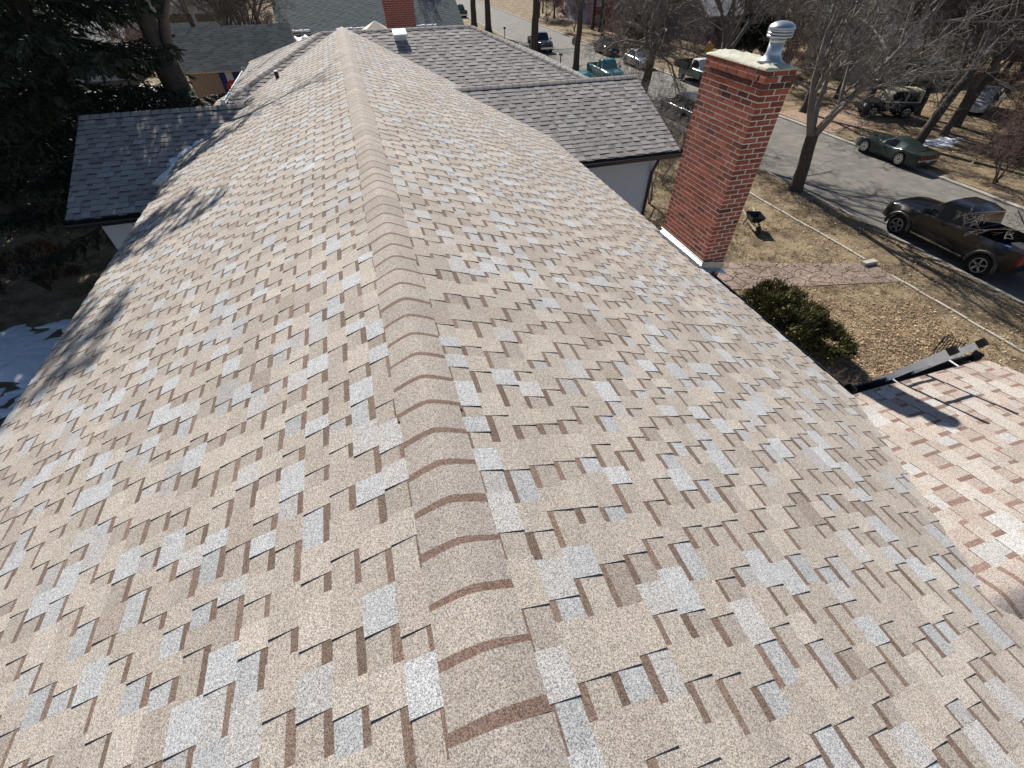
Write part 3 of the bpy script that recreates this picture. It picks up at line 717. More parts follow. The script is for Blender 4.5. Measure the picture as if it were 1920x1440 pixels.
# ================================================================== PLANTS
class Batch:
    def __init__(s): s.p={}
    def add(s,P,rad,n): s.p.setdefault((len(P),n),[]).append((P,rad))
    def arrays(s):
        Vs=[];Fs=[];o=0
        for (k,n),L in s.p.items():
            P=np.array([q[0] for q in L],dtype=np.float64); r=np.array([q[1] for q in L])
            d=np.empty_like(P); d[:,1:-1]=P[:,2:]-P[:,:-2]; d[:,0]=P[:,1]-P[:,0]; d[:,-1]=P[:,-1]-P[:,-2]
            d/=np.linalg.norm(d,axis=2,keepdims=True)+1e-9
            ref=np.where(np.abs(d[...,2:3])>.9,np.array([1.,0,0]),np.array([0,0,1.]))
            x=np.cross(d,ref); x/=np.linalg.norm(x,axis=2,keepdims=True)+1e-9; yv=np.cross(d,x)
            a=2*np.pi*np.arange(n)/n
            V=P[:,:,None,:]+r[:,:,None,None]*(np.cos(a)[None,None,:,None]*x[:,:,None,:]+np.sin(a)[None,None,:,None]*yv[:,:,None,:])
            m_=len(L); Vs.append(V.reshape(-1,3))
            i,j=np.meshgrid(np.arange(k-1),np.arange(n),indexing='ij'); j2=(j+1)%n
            q=np.stack([i*n+j,i*n+j2,(i+1)*n+j2,(i+1)*n+j],-1).reshape(-1,4)
            Fs.append((q[None]+(np.arange(m_)*k*n)[:,None,None]).reshape(-1,4)+o); o+=m_*k*n
        return np.concatenate(Vs).astype(np.float32),np.concatenate(Fs)
def grow(B,p,d,r,L,lev,maxlev,rg,n,prm):
    k=[6,5,4,3,3][min(lev,4)]; step=L/(k-1); P=[tuple(p)]; Rr=[r]; p=Vector(p); d=Vector(d).normalized(); dirs=[d.copy()]
    for i in range(1,k):
        j=prm['wob']*(1+.3*lev); d=(d+Vector((rg.gauss(0,j),rg.gauss(0,j),rg.gauss(0,j)+prm['up'][min(lev,len(prm['up'])-1)]))).normalized()
        p=p+d*step; P.append(tuple(p)); Rr.append(max(r*(1-(.62 if lev<2 else .8)*i/(k-1)),prm['rmin'])); dirs.append(d.copy())
    B.add(P,Rr,n if lev==0 else max(3,n-lev*2))
    if lev>=maxlev: return
    nc=prm['n'][lev]
    for c in range(nc):
        t=(prm['t0'][lev]+(1-prm['t0'][lev])*((c+rg.random())/nc)); fi=t*(k-1); i=min(int(fi),k-2); f_=fi-i
        a=Vector(P[i]);b=Vector(P[i+1]); q=a.lerp(b,f_); dd=dirs[i]
        az=rg.uniform(0,2*math.pi); an=R(rg.uniform(*prm['ang'][min(lev,len(prm['ang'])-1)]))
        s=dd.cross(Vector((rg.gauss(0,1),rg.gauss(0,1),rg.gauss(0,1)))).normalized()
        nd=dd*math.cos(an)+s*math.sin(an)
        rr=(Rr[i]*(1-f_)+Rr[i+1]*f_)
        grow(B,q,nd,rr*rg.uniform(.5,.72),L*prm['len'][lev]*rg.uniform(.65,1.15)*(1.15-.45*t),lev+1,maxlev,rg,n,prm)
BASE=dict(rmin=.005,wob=.12,up=[.02,.02,.01,.0,-.01],n=[7,6,6,5,4],t0=[.22,.15,.1,.1,.1],ang=[(25,60),(25,65),(25,70),(25,70)],len=[.62,.56,.52,.52,.5])
def bare_tree(name,loc,label,group=None,h=10,r=.25,seed=1,limbs=None,prm=None,lean=(0,0),maxlev=5,mt=None,stem=.42,cat='tree'):
    t=thing(name,loc,label,cat,group); rg=random.Random(seed); prm={**BASE,**(prm or {})}
    B=Batch(); C=Batch(); loc=Vector(loc)
    if limbs is None:
        hh=h*stem; P=[];Rr=[]; 
        for i in range(7):
            f_=i/6; P.append((loc.x+lean[0]*f_*hh+rg.uniform(-.05,.05)*i/3,loc.y+lean[1]*f_*hh+rg.uniform(-.05,.05)*i/3,loc.z-.1+hh*f_)); Rr.append(r*(1.35 if i==0 else 1-.3*f_))
        B.add(P,Rr,9); top=Vector(P[-1]); dv=(Vector(P[-1])-Vector(P[-3])).normalized()
        starts=[]
        nl=rg.choice([3,4,4,5])
        for i in range(nl):
            a=2*math.pi*(i+rg.uniform(-.3,.3))/nl; an=R(rg.uniform(18,42)); dd=Vector((math.cos(a)*math.sin(an),math.sin(a)*math.sin(an),math.cos(an)))+dv*.4
            starts.append((top-dv*rg.uniform(0,.5),dd,Rr[-1]*rg.uniform(.5,.75),h*.55*rg.uniform(.8,1.1)))
    else:
        starts=limbs['starts']; B.add(limbs['trunk'][0],limbs['trunk'][1],10)
    for s in starts: grow(C,s[0],s[1],s[2],s[3],0,maxlev-1,rg,7,prm)
    V,F_=B.arrays(); o=mkobj('trunk',V,F_,m_bark,t,True)
    V,F_=C.arrays(); mkobj('crown',V,F_,mt or m_twig,t,False)
    return t
# street tree by the kerb, forked low
b=Vector((21.6,18.45,0))
lm=dict(trunk=([(21.62,18.45,-.1),(21.58,18.42,.35),(21.45,18.4,1.2),(21.22,18.4,2.1),(21.1,18.4,2.75)],[.46,.33,.29,.28,.27]),
 starts=[((21.08,18.4,2.6),(-.34,.06,.94),.19,6.4),((21.12,18.4,2.6),(.62,.0,.78),.20,6.6),((21.1,18.5,2.9),(.1,.5,.9),.13,5.5),((21.1,18.3,2.9),(.15,-.5,.9),.10,4.6)])
bare_tree('street_tree',b,'bare street tree forking low on the verge beside the parked dark pickup truck',h=10,seed=3,limbs=lm,prm=dict(n=[9,7,6,4],up=[.06,.05,.02,0]),mt=m_twigl)
bare_tree('bare_tree',(34.2,21.9,-.05),'bare tree leaning beside the old green sports car',h=11,r=.30,seed=5,lean=(.28,.05),mt=m_twig)
bare_tree('street_tree',(21.4,27.6,0),'bare verge tree hidden behind the brick chimney, shading the street',h=11,r=.26,seed=17,lean=(.12,0),mt=m_twig)
# near right yard tree whose branches reach in front of the pickup
bare_tree('bare_tree',(21.2,5.6,0),'bare tree in the yard whose twigs hang in front of the dark pickup',h=6.5,r=.12,seed=8,lean=(.0,.3),mt=m_twigl,stem=.25,prm=dict(up=[-.03,-.04,-.02,0],n=[5,5,4,3,2],rmin=.006))
bare_tree('bare_shrub',(32.9,15.9,-.05),'reddish many-stemmed bare shrub across the street from the pickup',h=6.5,r=.09,seed=9,mt=m_twigr,stem=.06,cat='shrub')
bare_tree('bare_shrub',(36.2,18.2,-.05),'second reddish bare shrub beside the strip of old snow',h=6.0,r=.09,seed=10,mt=m_twigr,stem=.06,cat='shrub')
# drooping tree behind the cross wing
bare_tree('bare_tree',(20.9,34.6,0),'bare weeping tree rising behind the ridge of the grey cross wing',h=10,r=.40,seed=12,stem=.36,lean=(.10,.0),mt=m_twigl,prm=dict(up=[-.05,-.12,-.16,-.16,-.1],n=[9,7,6,5,3],ang=[(35,70),(25,65),(25,70),(25,70)],t0=[.05,.1,.1,.1,.1],len=[.75,.6,.55,.5,.5],rmin=.007))
bare_tree('bare_tree',(22.0,49.8,0),'bare slim tree on the verge beside the back of the road sign',h=12,r=.33,seed=13,mt=m_twig)
for i,(x,y,l_) in enumerate([(21.6,61.5,'bare dark tree standing before the far black pickup'),(20.8,80,'thick dark trunk beside the teal roofed house, nearer the mailbox'),(19.6,84,'thick dark trunk beside the teal roofed house, farther from the mailbox')]):
    bare_tree('bare_tree',(x,y,0),l_,h=14,r=.48,seed=30+i,mt=m_twig,prm=dict(n=[6,6,5,4,3]))
# big tree behind the left wing
b=Vector((-6.2,20.6,0))
lm=dict(trunk=([(-6.0,20.6,-.1),(-6.05,20.6,1),(-6.0,20.6,4.0),(-5.95,20.6,5.6),(-5.98,20.6,6.6)],[.62,.48,.42,.41,.40]),
 starts=[((-5.98,20.6,6.2),(-.12,.05,.98),.34,8.),((-5.85,20.55,6.3),(.20,.25,.95),.19,6.0),((-6.2,20.7,8.5),(-.6,.4,.8),.16,6),((-6.2,20.8,9.0),(-.2,.6,.8),.14,5.5)])
bare_tree('big_bare_tree',b,'massive bare tree with a split trunk just behind the left grey wing',h=16,seed=21,limbs=lm,prm=dict(n=[7,6,6,4,3]),mt=m_twig)
# brush by the wall and beside the juniper
bare_tree('bare_shrub',(13.2,19.2,0),'grey tangled bare shrub between the white wing and the brick chimney',h=6.6,r=.07,stem=.05,seed=41,mt=m_twigl,prm=dict(n=[7,6,6,4,3],wob=.17,ang=[(20,70)]),cat='shrub')
bare_tree('bare_shrub',(15.6,24.6,0),'second tangled bare shrub near the street behind the white wing',h=6.6,r=.07,stem=.05,seed=42,mt=m_twig,prm=dict(n=[7,6,6,4,3],wob=.17,ang=[(20,70)]),cat='shrub')
bare_tree('bare_shrub',(17.6,29.0,0),'third tangled bare shrub, between the white wing and the dark sport utility vehicle',h=6.4,r=.07,stem=.05,seed=45,mt=m_twigl,prm=dict(n=[7,6,6,4,3],wob=.17,ang=[(20,70)]),cat='shrub')
bare_tree('bare_shrub',(11.6,5.5,0),'tiny leafless shrub beside the green juniper',h=1.6,r=.02,seed=43,mt=m_twigr,prm=dict(n=[5,5,4,3]),maxlev=3,stem=.05,cat='shrub')

# distant bare trees: a few models, many copies
protos=[]
GRP='bare trees of the far neighbourhood'
LBL='bare grey tree in the far wooded yards beyond the street'
for i in range(4):
    protos.append(bare_tree('far_bare_tree',(0,0,0),LBL,GRP,h=[11,13,7,12][i],r=[.22,.26,.09,.24][i],seed=60+i,mt=[m_twig,m_twigl,m_twigr,m_twig][i],stem=[.25,.34,.06,.2][i],prm=dict(n=[7,7,6,5,4],rmin=.010,up=[.01,.01,0,-.01,-.02])))
rg=random.Random(123); spots=[]
tries=0
while len(spots)<165 and tries<9000:
    tries+=1
    zone=rg.random()
    if zone<.66: x=33.5+60*rg.random()**1.5; y=rg.uniform(14,95)
    elif zone<.82: x=rg.uniform(33.5,110); y=rg.uniform(90,170)
    else: x=rg.uniform(-75,18); y=rg.uniform(70,175)
    if x<18 and y<100 and x>-8: continue
    if x<-8 and y<52: continue
    if any((x-a)**2+(y-b)**2<6 for a,b in spots): continue
    if x<36.5 and (17<y<29 or 38<y<47): continue
    if x<34.6 and 47<y<66: continue
    spots.append((x,y))
spots+=[(-10.2,57),(-8.6,66),(-12.2,70),(-8.2,54.5),(-7.8,60),(-10.5,76),(-9.6,63),(2.4,79),(10.9,78.5),(-19,57),(-24,48),(-30,60),(-14,62),(-36,44)]
for i,(x,y) in enumerate(spots):
    o=protos[i] if i<4 else copy_tree(protos[i%4])
    side=('beyond the teal roofed house and garage' if x<18 else 'in the wooded yards across the street')
    o['label']=['bare grey tree with low limbs ','tall bare tree with pale twigs ','low reddish many-stemmed bare tree ','bare dark grey spreading tree '][i%4]+side; o['group']=['low limbed grey trees ','pale twigged trees ','reddish low trees ','dark spreading trees '][i%4]+side
    o.location=(x,y,-.05); o.rotation_euler=(0,0,rg.uniform(0,6.28)); s=rg.uniform(.75,1.2); o.scale=(s,s,s)

# spruce
def spruce(loc,label,H=26,R0=6.4,z0=3.2,seed=1):
    t=thing('spruce_tree',loc,label,'tree'); rg=random.Random(seed); L=Vector(loc); B=Batch(); W=Batch()
    B.add([tuple(L+Vector((0,0,z))) for z in (-.1,.6,6,13,20,H)],[.42,.34,.30,.22,.12,.02],9)
    NV=[];nrg=np.random.default_rng(seed)
    z=z0
    tw=[]
    while z<H-.5:
        for k in range(6):
            az=rg.uniform(0,2*math.pi); f_=(H-z)/(H-z0); ln=R0*f_**.85*rg.uniform(.7,1.12)
            dx,dy=math.cos(az),math.sin(az)
            if z<7.6: 
                lim=1-.62*max(0,-dy)*max(0,min(1,(7.6-z)/2.5+.3)); ln*=lim
            if z<10.2 and dx>0: ln*=1-.46*dx*min(1,(10.2-z)/1.6)
            if z<5 and rg.random()<.35: ln*=.5
            n=7; P=[];Rr=[]
            dr=rg.uniform(.15,.42)*(1 if z<H*.6 else .5)
            for i in range(n):
                s=i/(n-1); r_=ln*s; zz=z-dr*ln*(s*1.15-.45*s*s)*1.0+.12*ln*s**3
                P.append((L.x+dx*r_+rg.uniform(-.05,.05)*i,L.y+dy*r_+rg.uniform(-.05,.05)*i,zz)); Rr.append(.045*(1-.85*s)*(.6+.4*f_))
            W.add(P,Rr,4)
            m_=int(8+ln*7)
            for q in range(m_):
                s=.18+.82*(q+rg.random())/m_; fi=s*(n-1); i=min(int(fi),n-2); a=Vector(P[i]).lerp(Vector(P[i+1]),fi-i)
                sd=1 if q%2 else -1; tl=(.85*(1-s)+.32)*rg.uniform(.6,1.15)*min(1,ln/3+.3)
                out=Vector((dx,dy,0))*.55+Vector((-dy,dx,0))*sd*rg.uniform(.5,1.0)+Vector((0,0,rg.uniform(-.55,-.1)))
                out.normalize(); b2=a+out*tl+Vector((0,0,-.10*tl)); tw.append((a,b2))
        z+=rg.uniform(.30,.44)
    A=np.array([[*a] for a,_ in tw]);Bq=np.array([[*b] for _,b in tw]); m_=len(tw)
    K=15; s=nrg.uniform(.05,1.05,(m_,K,1)); P=A[:,None]+(Bq-A)[:,None]*s
    d=(Bq-A); d/=np.linalg.norm(d,axis=1,keepdims=True); d=np.repeat(d[:,None],K,1)
    rv=nrg.normal(0,1,(m_,K,3)); sd=np.cross(d,rv); sd/=np.linalg.norm(sd,axis=2,keepdims=True)+1e-9
    tip=P+d*.14+sd*nrg.uniform(.06,.15,(m_,K,1))+np.array([0,0,-.02]); wv=np.cross(d,sd)*.03
    V=np.stack([P-wv,P+wv,tip+wv*.5,tip-wv*.5],2).reshape(-1,3); F_=np.arange(len(V)).reshape(-1,4)
    for k_,l_ in W.p.items(): B.p.setdefault(k_,[]).extend(l_)
    V1,F1=B.arrays(); mkobj('trunk',V1,F1,mat('spruce_bark',(.055,.043,.034),.95,.3,8),t,True)
    cc=np.array([(.026,.042,.024),(.034,.052,.028),(.022,.036,.026),(.045,.055,.03)])[nrg.integers(0,4,len(F_))]
    mkobj('crown',V.astype(np.float32),F_,mat('spruce_needles',(.02,.04,.02),.75,attr=True),t,False,cc.astype(np.float32))
    return t
spruce((-8.35,18.8,0),'huge dark spruce standing left of the house beyond the left grey wing',H=30,R0=7.3)
spruce((-13.2,28.5,0),'third dark spruce added to shade the left yard, between the big bare trunk and the low tan house',H=19,R0=4.6,z0=1.6,seed=3)  # extra tree, added to deepen the shade over the left yard
spruce((-16.2,25.5,0),'second dark spruce behind the one beside the left wing',H=22,R0=6.2,z0=2.0,seed=2)
# undergrowth below the spruce: dead-leaved shrub
def leafy(name,loc,rx,ry,h,n,size,cols,label,seed,cat='shrub',lobes=None,matname='leaves'):
    t=thing(name,loc,label,cat); rg=np.random.default_rng(seed); L=np.array(loc); r2=random.Random(seed)
    B=Batch()
    for k in range(26):
        a=r2.uniform(0,6.28); f_=r2.uniform(.3,.9); P=[(loc[0],loc[1],loc[2]),(loc[0]+.3*f_*rx*math.cos(a),loc[1]+.3*f_*ry*math.sin(a),loc[2]+h*.35),(loc[0]+f_*rx*math.cos(a),loc[1]+f_*ry*math.sin(a),loc[2]+h*r2.uniform(.5,.9))]
        B.add(P,[.03,.02,.006],4)
    V,F_=B.arrays(); mkobj('stems',V,F_,m_bark,t)
    lobes=lobes or [(0,0,.5,1,1,.5)]
    Vs=[];Cs=[]
    for (lx,ly,lz,sx,sy,sz) in lobes:
        m_=int(n*sx*sy/sum(q[3]*q[4] for q in lobes))
        # clump centres on the lobe's shell, sprays round them
        nc=max(8,int(m_/150)); u=rg.normal(0,1,(nc,3)); u/=np.linalg.norm(u,axis=1,keepdims=True); u[:,2]=np.abs(u[:,2])*1.0-.15
        rad=rg.uniform(.72,1.05,(nc,1)); c=u*rad*np.array([rx*sx,ry*sy,h*sz])+np.array([lx*rx,ly*ry,lz*h])+L
        idx=rg.integers(0,nc,m_); tint=rg.uniform(.35,1.45,(nc,1))
        off=rg.normal(0,1,(m_,3))*np.array([.13,.13,.09])*size/.05*.8; p=c[idx]+off; p[:,2]=np.maximum(p[:,2],loc[2]+.02)
        dv=u[idx]*.8+rg.normal(0,.45,(m_,3))+np.array([0,0,.45]); dv/=np.linalg.norm(dv,axis=1,keepdims=True)
        sd=np.cross(dv,rg.normal(0,1,(m_,3))); sd/=np.linalg.norm(sd,axis=1,keepdims=True)+1e-9
        ln=rg.uniform(.7,1.6,(m_,1))*size*2.2; wd=size*.42
        V=np.stack([p-sd*wd,p+sd*wd,p+dv*ln+sd*wd*.25,p+dv*ln-sd*wd*.25],1); Vs.append(V.reshape(-1,3))
        cc=np.array(cols)[rg.integers(0,len(cols),m_)]*tint[idx]*rg.uniform(.75,1.25,(m_,1)); Cs.append(cc)
    V=np.concatenate(Vs); F_=np.arange(len(V)).reshape(-1,4)
    mkobj('crown',V.astype(np.float32),F_,mat(matname,(.05,.06,.02),.85,attr=True),t,False,np.concatenate(Cs).astype(np.float32))
    return t
leafy('juniper_bush',(12.25,8.45,0),1.05,1.65,1.5,34000,.045,[(.125,.125,.034),(.085,.095,.028),(.17,.15,.05),(.16,.12,.055)],'dense dark green juniper bush in the mulched yard beside the tan roof',5,'bush',
  lobes=[(-.05,.35,.42,.85,.75,.55),(.1,-.2,.36,.9,.6,.5),(.45,-.75,.28,.6,.45,.36),(-.4,.0,.4,.6,.7,.5)],matname='juniper_sprays')
leafy('dead_leaf_shrub',(-13.0,19.0,0),1.4,1.2,1.9,6000,.05,[(.13,.09,.055),(.17,.12,.07),(.09,.07,.045)],'brown withered shrub in the shade below the spruce',6,matname='withered_leaves')
leafy('dead_leaf_shrub',(-15.2,17.6,0),1.0,1.0,1.3,3500,.05,[(.10,.08,.045),(.14,.11,.06),(.08,.07,.04)],'smaller withered shrub beside the snow of the side yard',7,matname='withered_leaves')
leafy('evergreen_shrub',(-11.2,24.0,0),1.6,1.4,2.6,8000,.06,[(.03,.04,.02),(.04,.05,.025)],'dark evergreen shrub behind the left wing',8,matname='evergreen_leaves')

# ================================================================== VEHICLES
def lerp_tab(tab,y):
    if y<=tab[0][0]: return tab[0][1]
    for (a,va),(b,vb) in zip(tab,tab[1:]):
        if y<=b:
            t=(y-a)/(b-a) if b>a else 1; t=t*t*(3-2*t) if False else t; return va+(vb-va)*t
    return tab[-1][1]
m_glass=glass_mat(); m_tyre=mat('tyre_rubber',(.016,.016,.016),.85); m_rim=mat('alloy_rim',(.45,.46,.47),.32,metal=.8); m_under=mat('dark_underbody',(.012,.012,.012),.9)
m_red=mat('tail_lamp_red',(.42,.015,.02),.2); m_lamp=mat('headlamp_lens',(.6,.62,.64),.12); m_chrome=mat('car_chrome',(.65,.66,.67),.16,metal=.95); m_trim=mat('black_plastic_trim',(.02,.02,.02),.6)
def wheel(t,x,y,r,w,side,spokes=5,rimm=None,rr=.64):
    g=MB(); g.lathe([(r*rr,-w/2),(r*.93,-w/2),(r,-w*.34),(r,w*.34),(r*.93,w/2),(r*rr,w/2)],(x,y,r-.14),28,'X',cap=False); wh=g.build('wheel',m_tyre,t,True,org=(0,0,0)); 
    g=MB(); xo=x+side*w*.40; q_=[(r*rr*1.01,-.10*side),(r*rr*1.03,.035*side),(r*rr*.92,.04*side),(r*rr*.88,-.05*side)]; g.lathe(q_,(xo,y,r-.14),28,'X',cap=False)
    g.lathe([(.001,-.04*side),(r*rr*.93,-.04*side)],(xo,y,r-.14),28,'X',cap=False,mi=1)
    for k in range(spokes):
        a=2*math.pi*k/spokes+.3; d=Vector((0,math.cos(a),math.sin(a))); c=Vector((xo+side*.03,y,r-.14)); g.bar(c+d*.02,c+d*r*rr*.95,r*.17,.03,up=(side,0,0))
    g.lathe([(r*.16,-.03),(r*.16,.035),(r*.10,.045),(.001,.045)] if side>0 else [(.001,-.045),(r*.10,-.045),(r*.16,-.035),(r*.16,.03)],(xo,y,r-.14),16,'X',cap=False)
    g.build('rim',[rimm or m_rim,m_under],wh,False,org=(0,0,0))
def vehicle(name,loc,rz,label,S,group=None):
    """S: dict with tables along y (front = +y): W half width, ZT shoulder height, ZC centre height, wheel positions..."""
    t=thing(name,(loc[0],loc[1],loc[2]),label,S.get('cat','car'),group); ORG[t.name]=(0,0,0)
    t.rotation_euler=(0,0,rz)
    pm=S['paint']; L0,L1=S['y0'],S['y1']; wr=S['wr']; wy=S['wy']; zb=S['zb']; G=-.14
    ys=sorted(set([round(L0+(L1-L0)*i/56,3) for i in range(57)]+[q for w_ in wy for q in (round(w_-wr*1.12,3),round(w_+wr*1.12,3))]+S.get('extra',[])))
    def arch(y):
        z=zb
        for w_ in wy:
            d=abs(y-w_)
            if d<wr*1.13: z=max(z,wr+math.sqrt(max(0,(wr*1.13)**2-d*d))*.98)
        return z
    bed=S.get('bed'); V=[];rows=[]
    fl=S.get('flare',0)
    for y in ys:
        W_=lerp_tab(S['W'],y); zt=lerp_tab(S['ZT'],y); zc=lerp_tab(S['ZC'],y); a=min(arch(y),zt-.06)
        bump=max([math.exp(-((y-w_)/(wr*1.05))**4) for w_ in wy])*fl
        mid=a+(zt-a)*.55; inb=bed and bed[0]<=y<=bed[1]
        lowz=lambda q:q+G
        if inb: top=[(0,bed[2]),(W_-.10,bed[2]),(W_-.09,zt-.01),(W_-.07,zt)]
        else: top=[(0,zc),(W_*.5,zc-(zc-zt)*.12),(W_*.82,zc-(zc-zt)*.5 if zc>zt else zt+.005),(W_*.94,zt)]
        sec=top+[(W_*.995,zt-.05*min(1,(zt-a)/.3)),(W_+.012+bump*.9,mid),(W_+bump,a+.02*min(1,(zt-a)/.2)),(W_-.06+bump*.5,a),(W_-.22,a)]
        ring=[(x,y,lowz(z)) for x,z in sec]; rows.append(ring)
    k=len(rows[0]); full=[]
    for r_ in rows: full.append([(-x,y,z) for x,y,z in r_[:0:-1]]+r_)
    n=len(full[0]); V=[q for r_ in full for q in r_]; g=MB()
    Fs=[(i*n+j,(i+1)*n+j,(i+1)*n+j+1,i*n+j+1) for i in range(len(full)-1) for j in range(n-1)]
    Fs+= [tuple(range(n)),tuple((len(full)-1)*n+j for j in range(n-1,-1,-1))]
    g.add(V,Fs); body=g.build('body',pm,t,False,org=(0,0,0)); 
    for p in body.data.polygons: p.use_smooth=len(p.vertices)==4
    md=body.modifiers.new('edge','EDGE_SPLIT'); md.split_angle=R(38)
    # underbody
    g=MB(); wmin=min(w_ for _,w_ in S['W'])-.26; g.bb(-wmin,wmin,L0+.15,L1-.15,zb+.02+G,zb+.30+G); g.build('underbody',m_under,t,org=(0,0,0))
    # cabin
    c=S['cab']; st=c['st']   # list of (y, zroof, half top width) ; belt from ZT
    gl=MB(); cb=MB()
    def sect(y,zr,wt):
        W_=lerp_tab(S['W'],y)*c.get('bw',.90); zt=lerp_tab(S['ZT'],y)-.01
        return [(-W_,zt),(-wt,zr-.055),(-wt*.86,zr-.012),(0,zr+.012),(wt*.86,zr-.012),(wt,zr-.055),(W_,zt)]
    rr=[[Vector((x,y,z+G)) for x,z in sect(y,zr,wt)] for y,zr,wt in st]
    for A_,B_ in zip(rr,rr[1:]):
        o=len(cb.v); cb.add(A_+B_,[(j,7+j,7+j+1,j+1) for j in range(6)])
    cb.add(rr[0],[tuple(range(7))]); cb.add(rr[-1],[tuple(range(6,-1,-1))])
    cabin=cb.build('cabin',S.get('roofm',pm),t,False,org=(0,0,0)); cabin.data.polygons.foreach_set('use_smooth',np.ones(len(cabin.data.polygons),dtype=bool)); md=cabin.modifiers.new('edge','EDGE_SPLIT'); md.split_angle=R(30)
    def pane(A_,B_,C_,D_,ins=(.06,.06,.1,.06),off=.008,mm=m_glass,nm='window'):
        A_,B_,C_,D_=map(Vector,(A_,B_,C_,D_)); bil=lambda u,v:(A_*(1-u)+B_*u)*(1-v)+(D_*(1-u)+C_*u)*v
        q=[bil(ins[0],ins[2]),bil(1-ins[1],ins[2]),bil(1-ins[1],1-ins[3]),bil(ins[0],1-ins[3])]
        nn=(q[1]-q[0]).cross(q[3]-q[0]).normalized(); ctr=Vector((0,(q[0].y+q[2].y)/2,.7))
        if nn.dot(q[0]-ctr)<0: nn=-nn
        g=MB(); g.hexa([p-nn*.004 for p in q]+[p+nn*off for p in q]); g.build(nm,mm,t,org=(0,0,0))
    for (i,j,front) in c['screens']:   # windscreen/back glass between stations i and j (over the top surface)
        A_=rr[i];B_=rr[j]; pane(A_[0] if c.get('full') else A_[0].lerp(A_[1],.08),A_[6] if c.get('full') else A_[6].lerp(A_[5],.08),B_[5],B_[1],(.07,.07,.08,.07),.012,nm='windscreen')
    for (ya,yb) in c['sides']:
        for sgn in (0,1):
            def at(y,top):
                for A_,B_ in zip(rr,rr[1:]):
                    lo_,hi_=sorted((A_[0].y,B_[0].y))
                    if lo_<=y<=hi_ and hi_>lo_:
                        f_=(y-A_[0].y)/(B_[0].y-A_[0].y); ii=(1 if sgn==0 else 5) if top else (0 if sgn==0 else 6); return A_[ii].lerp(B_[ii],f_)
            yl=[ya]+sorted(q[0].y for q in rr if ya+.03<q[0].y<yb-.03)+[yb]; lo=[];hi=[]
            for q in yl:
                a0,a1=at(q,0),at(q,1); up_=(a1-a0); on=Vector((-1 if sgn==0 else 1,0,.25)).normalized()*.010
                lo.append(a0+up_*.10+on); hi.append(a0+up_*.90+on)
            k=len(yl); g=MB(); inw=Vector((.016 if sgn==0 else -.016,0,-.004))
            V=lo+hi+[q+inw for q in lo]+[q+inw for q in hi]; Fs=[]
            for i in range(k-1): Fs+=[(i,i+1,k+i+1,k+i),(2*k+i,3*k+i,3*k+i+1,2*k+i+1),(i,2*k+i,2*k+i+1,i+1),(k+i,k+i+1,3*k+i+1,3*k+i)]
            Fs+=[(0,k,3*k,2*k),(k-1,3*k-1,4*k-1,2*k-1)]
            g.add(V,Fs); g.build('window',m_glass,t,org=(0,0,0))
    for w_ in wy:
        for sgn in (-1,1): wheel(t,sgn*(lerp_tab(S['W'],w_)-S.get('ww',.22)/2+fl*.6-.01),w_,wr,S.get('ww',.22),sgn,S.get('spokes',5),S.get('rim'),S.get('rr',.64))
    for fn in S.get('more',[]): fn(t)
    return t
def P_box(name,c,d,m_,both=False,rot=None):
    def f(t):
        for sgn in ((1,-1) if both else (1,)):
            g=MB(); g.box((c[0]*sgn,c[1],c[2]-.14),d,M=rot); g.build(name,m_,t,org=(0,0,0))
    return f
def paint(name,col,rough=.28,metal=.35): return mat(name,col,rough,.08,2.5,metal=metal,coat=.6)
def FLARE(W_,ys_,wr):
    def f(t):
        m_=mat('grey_bronze_flare',(.075,.066,.058),.4,metal=.2)
        for y0 in ys_:
            for sg in (-1,1):
                P=[(sg*(W_+.05),y0+math.cos(R(a))*wr*1.22,wr-.14+math.sin(R(a))*wr*1.22) for a in range(-8,189,14)]
                g=MB(); g.tube(P,[.05]+[.075]*(len(P)-2)+[.05],6); g.build('fender_flare',m_,t,True,org=(0,0,0))
    return f
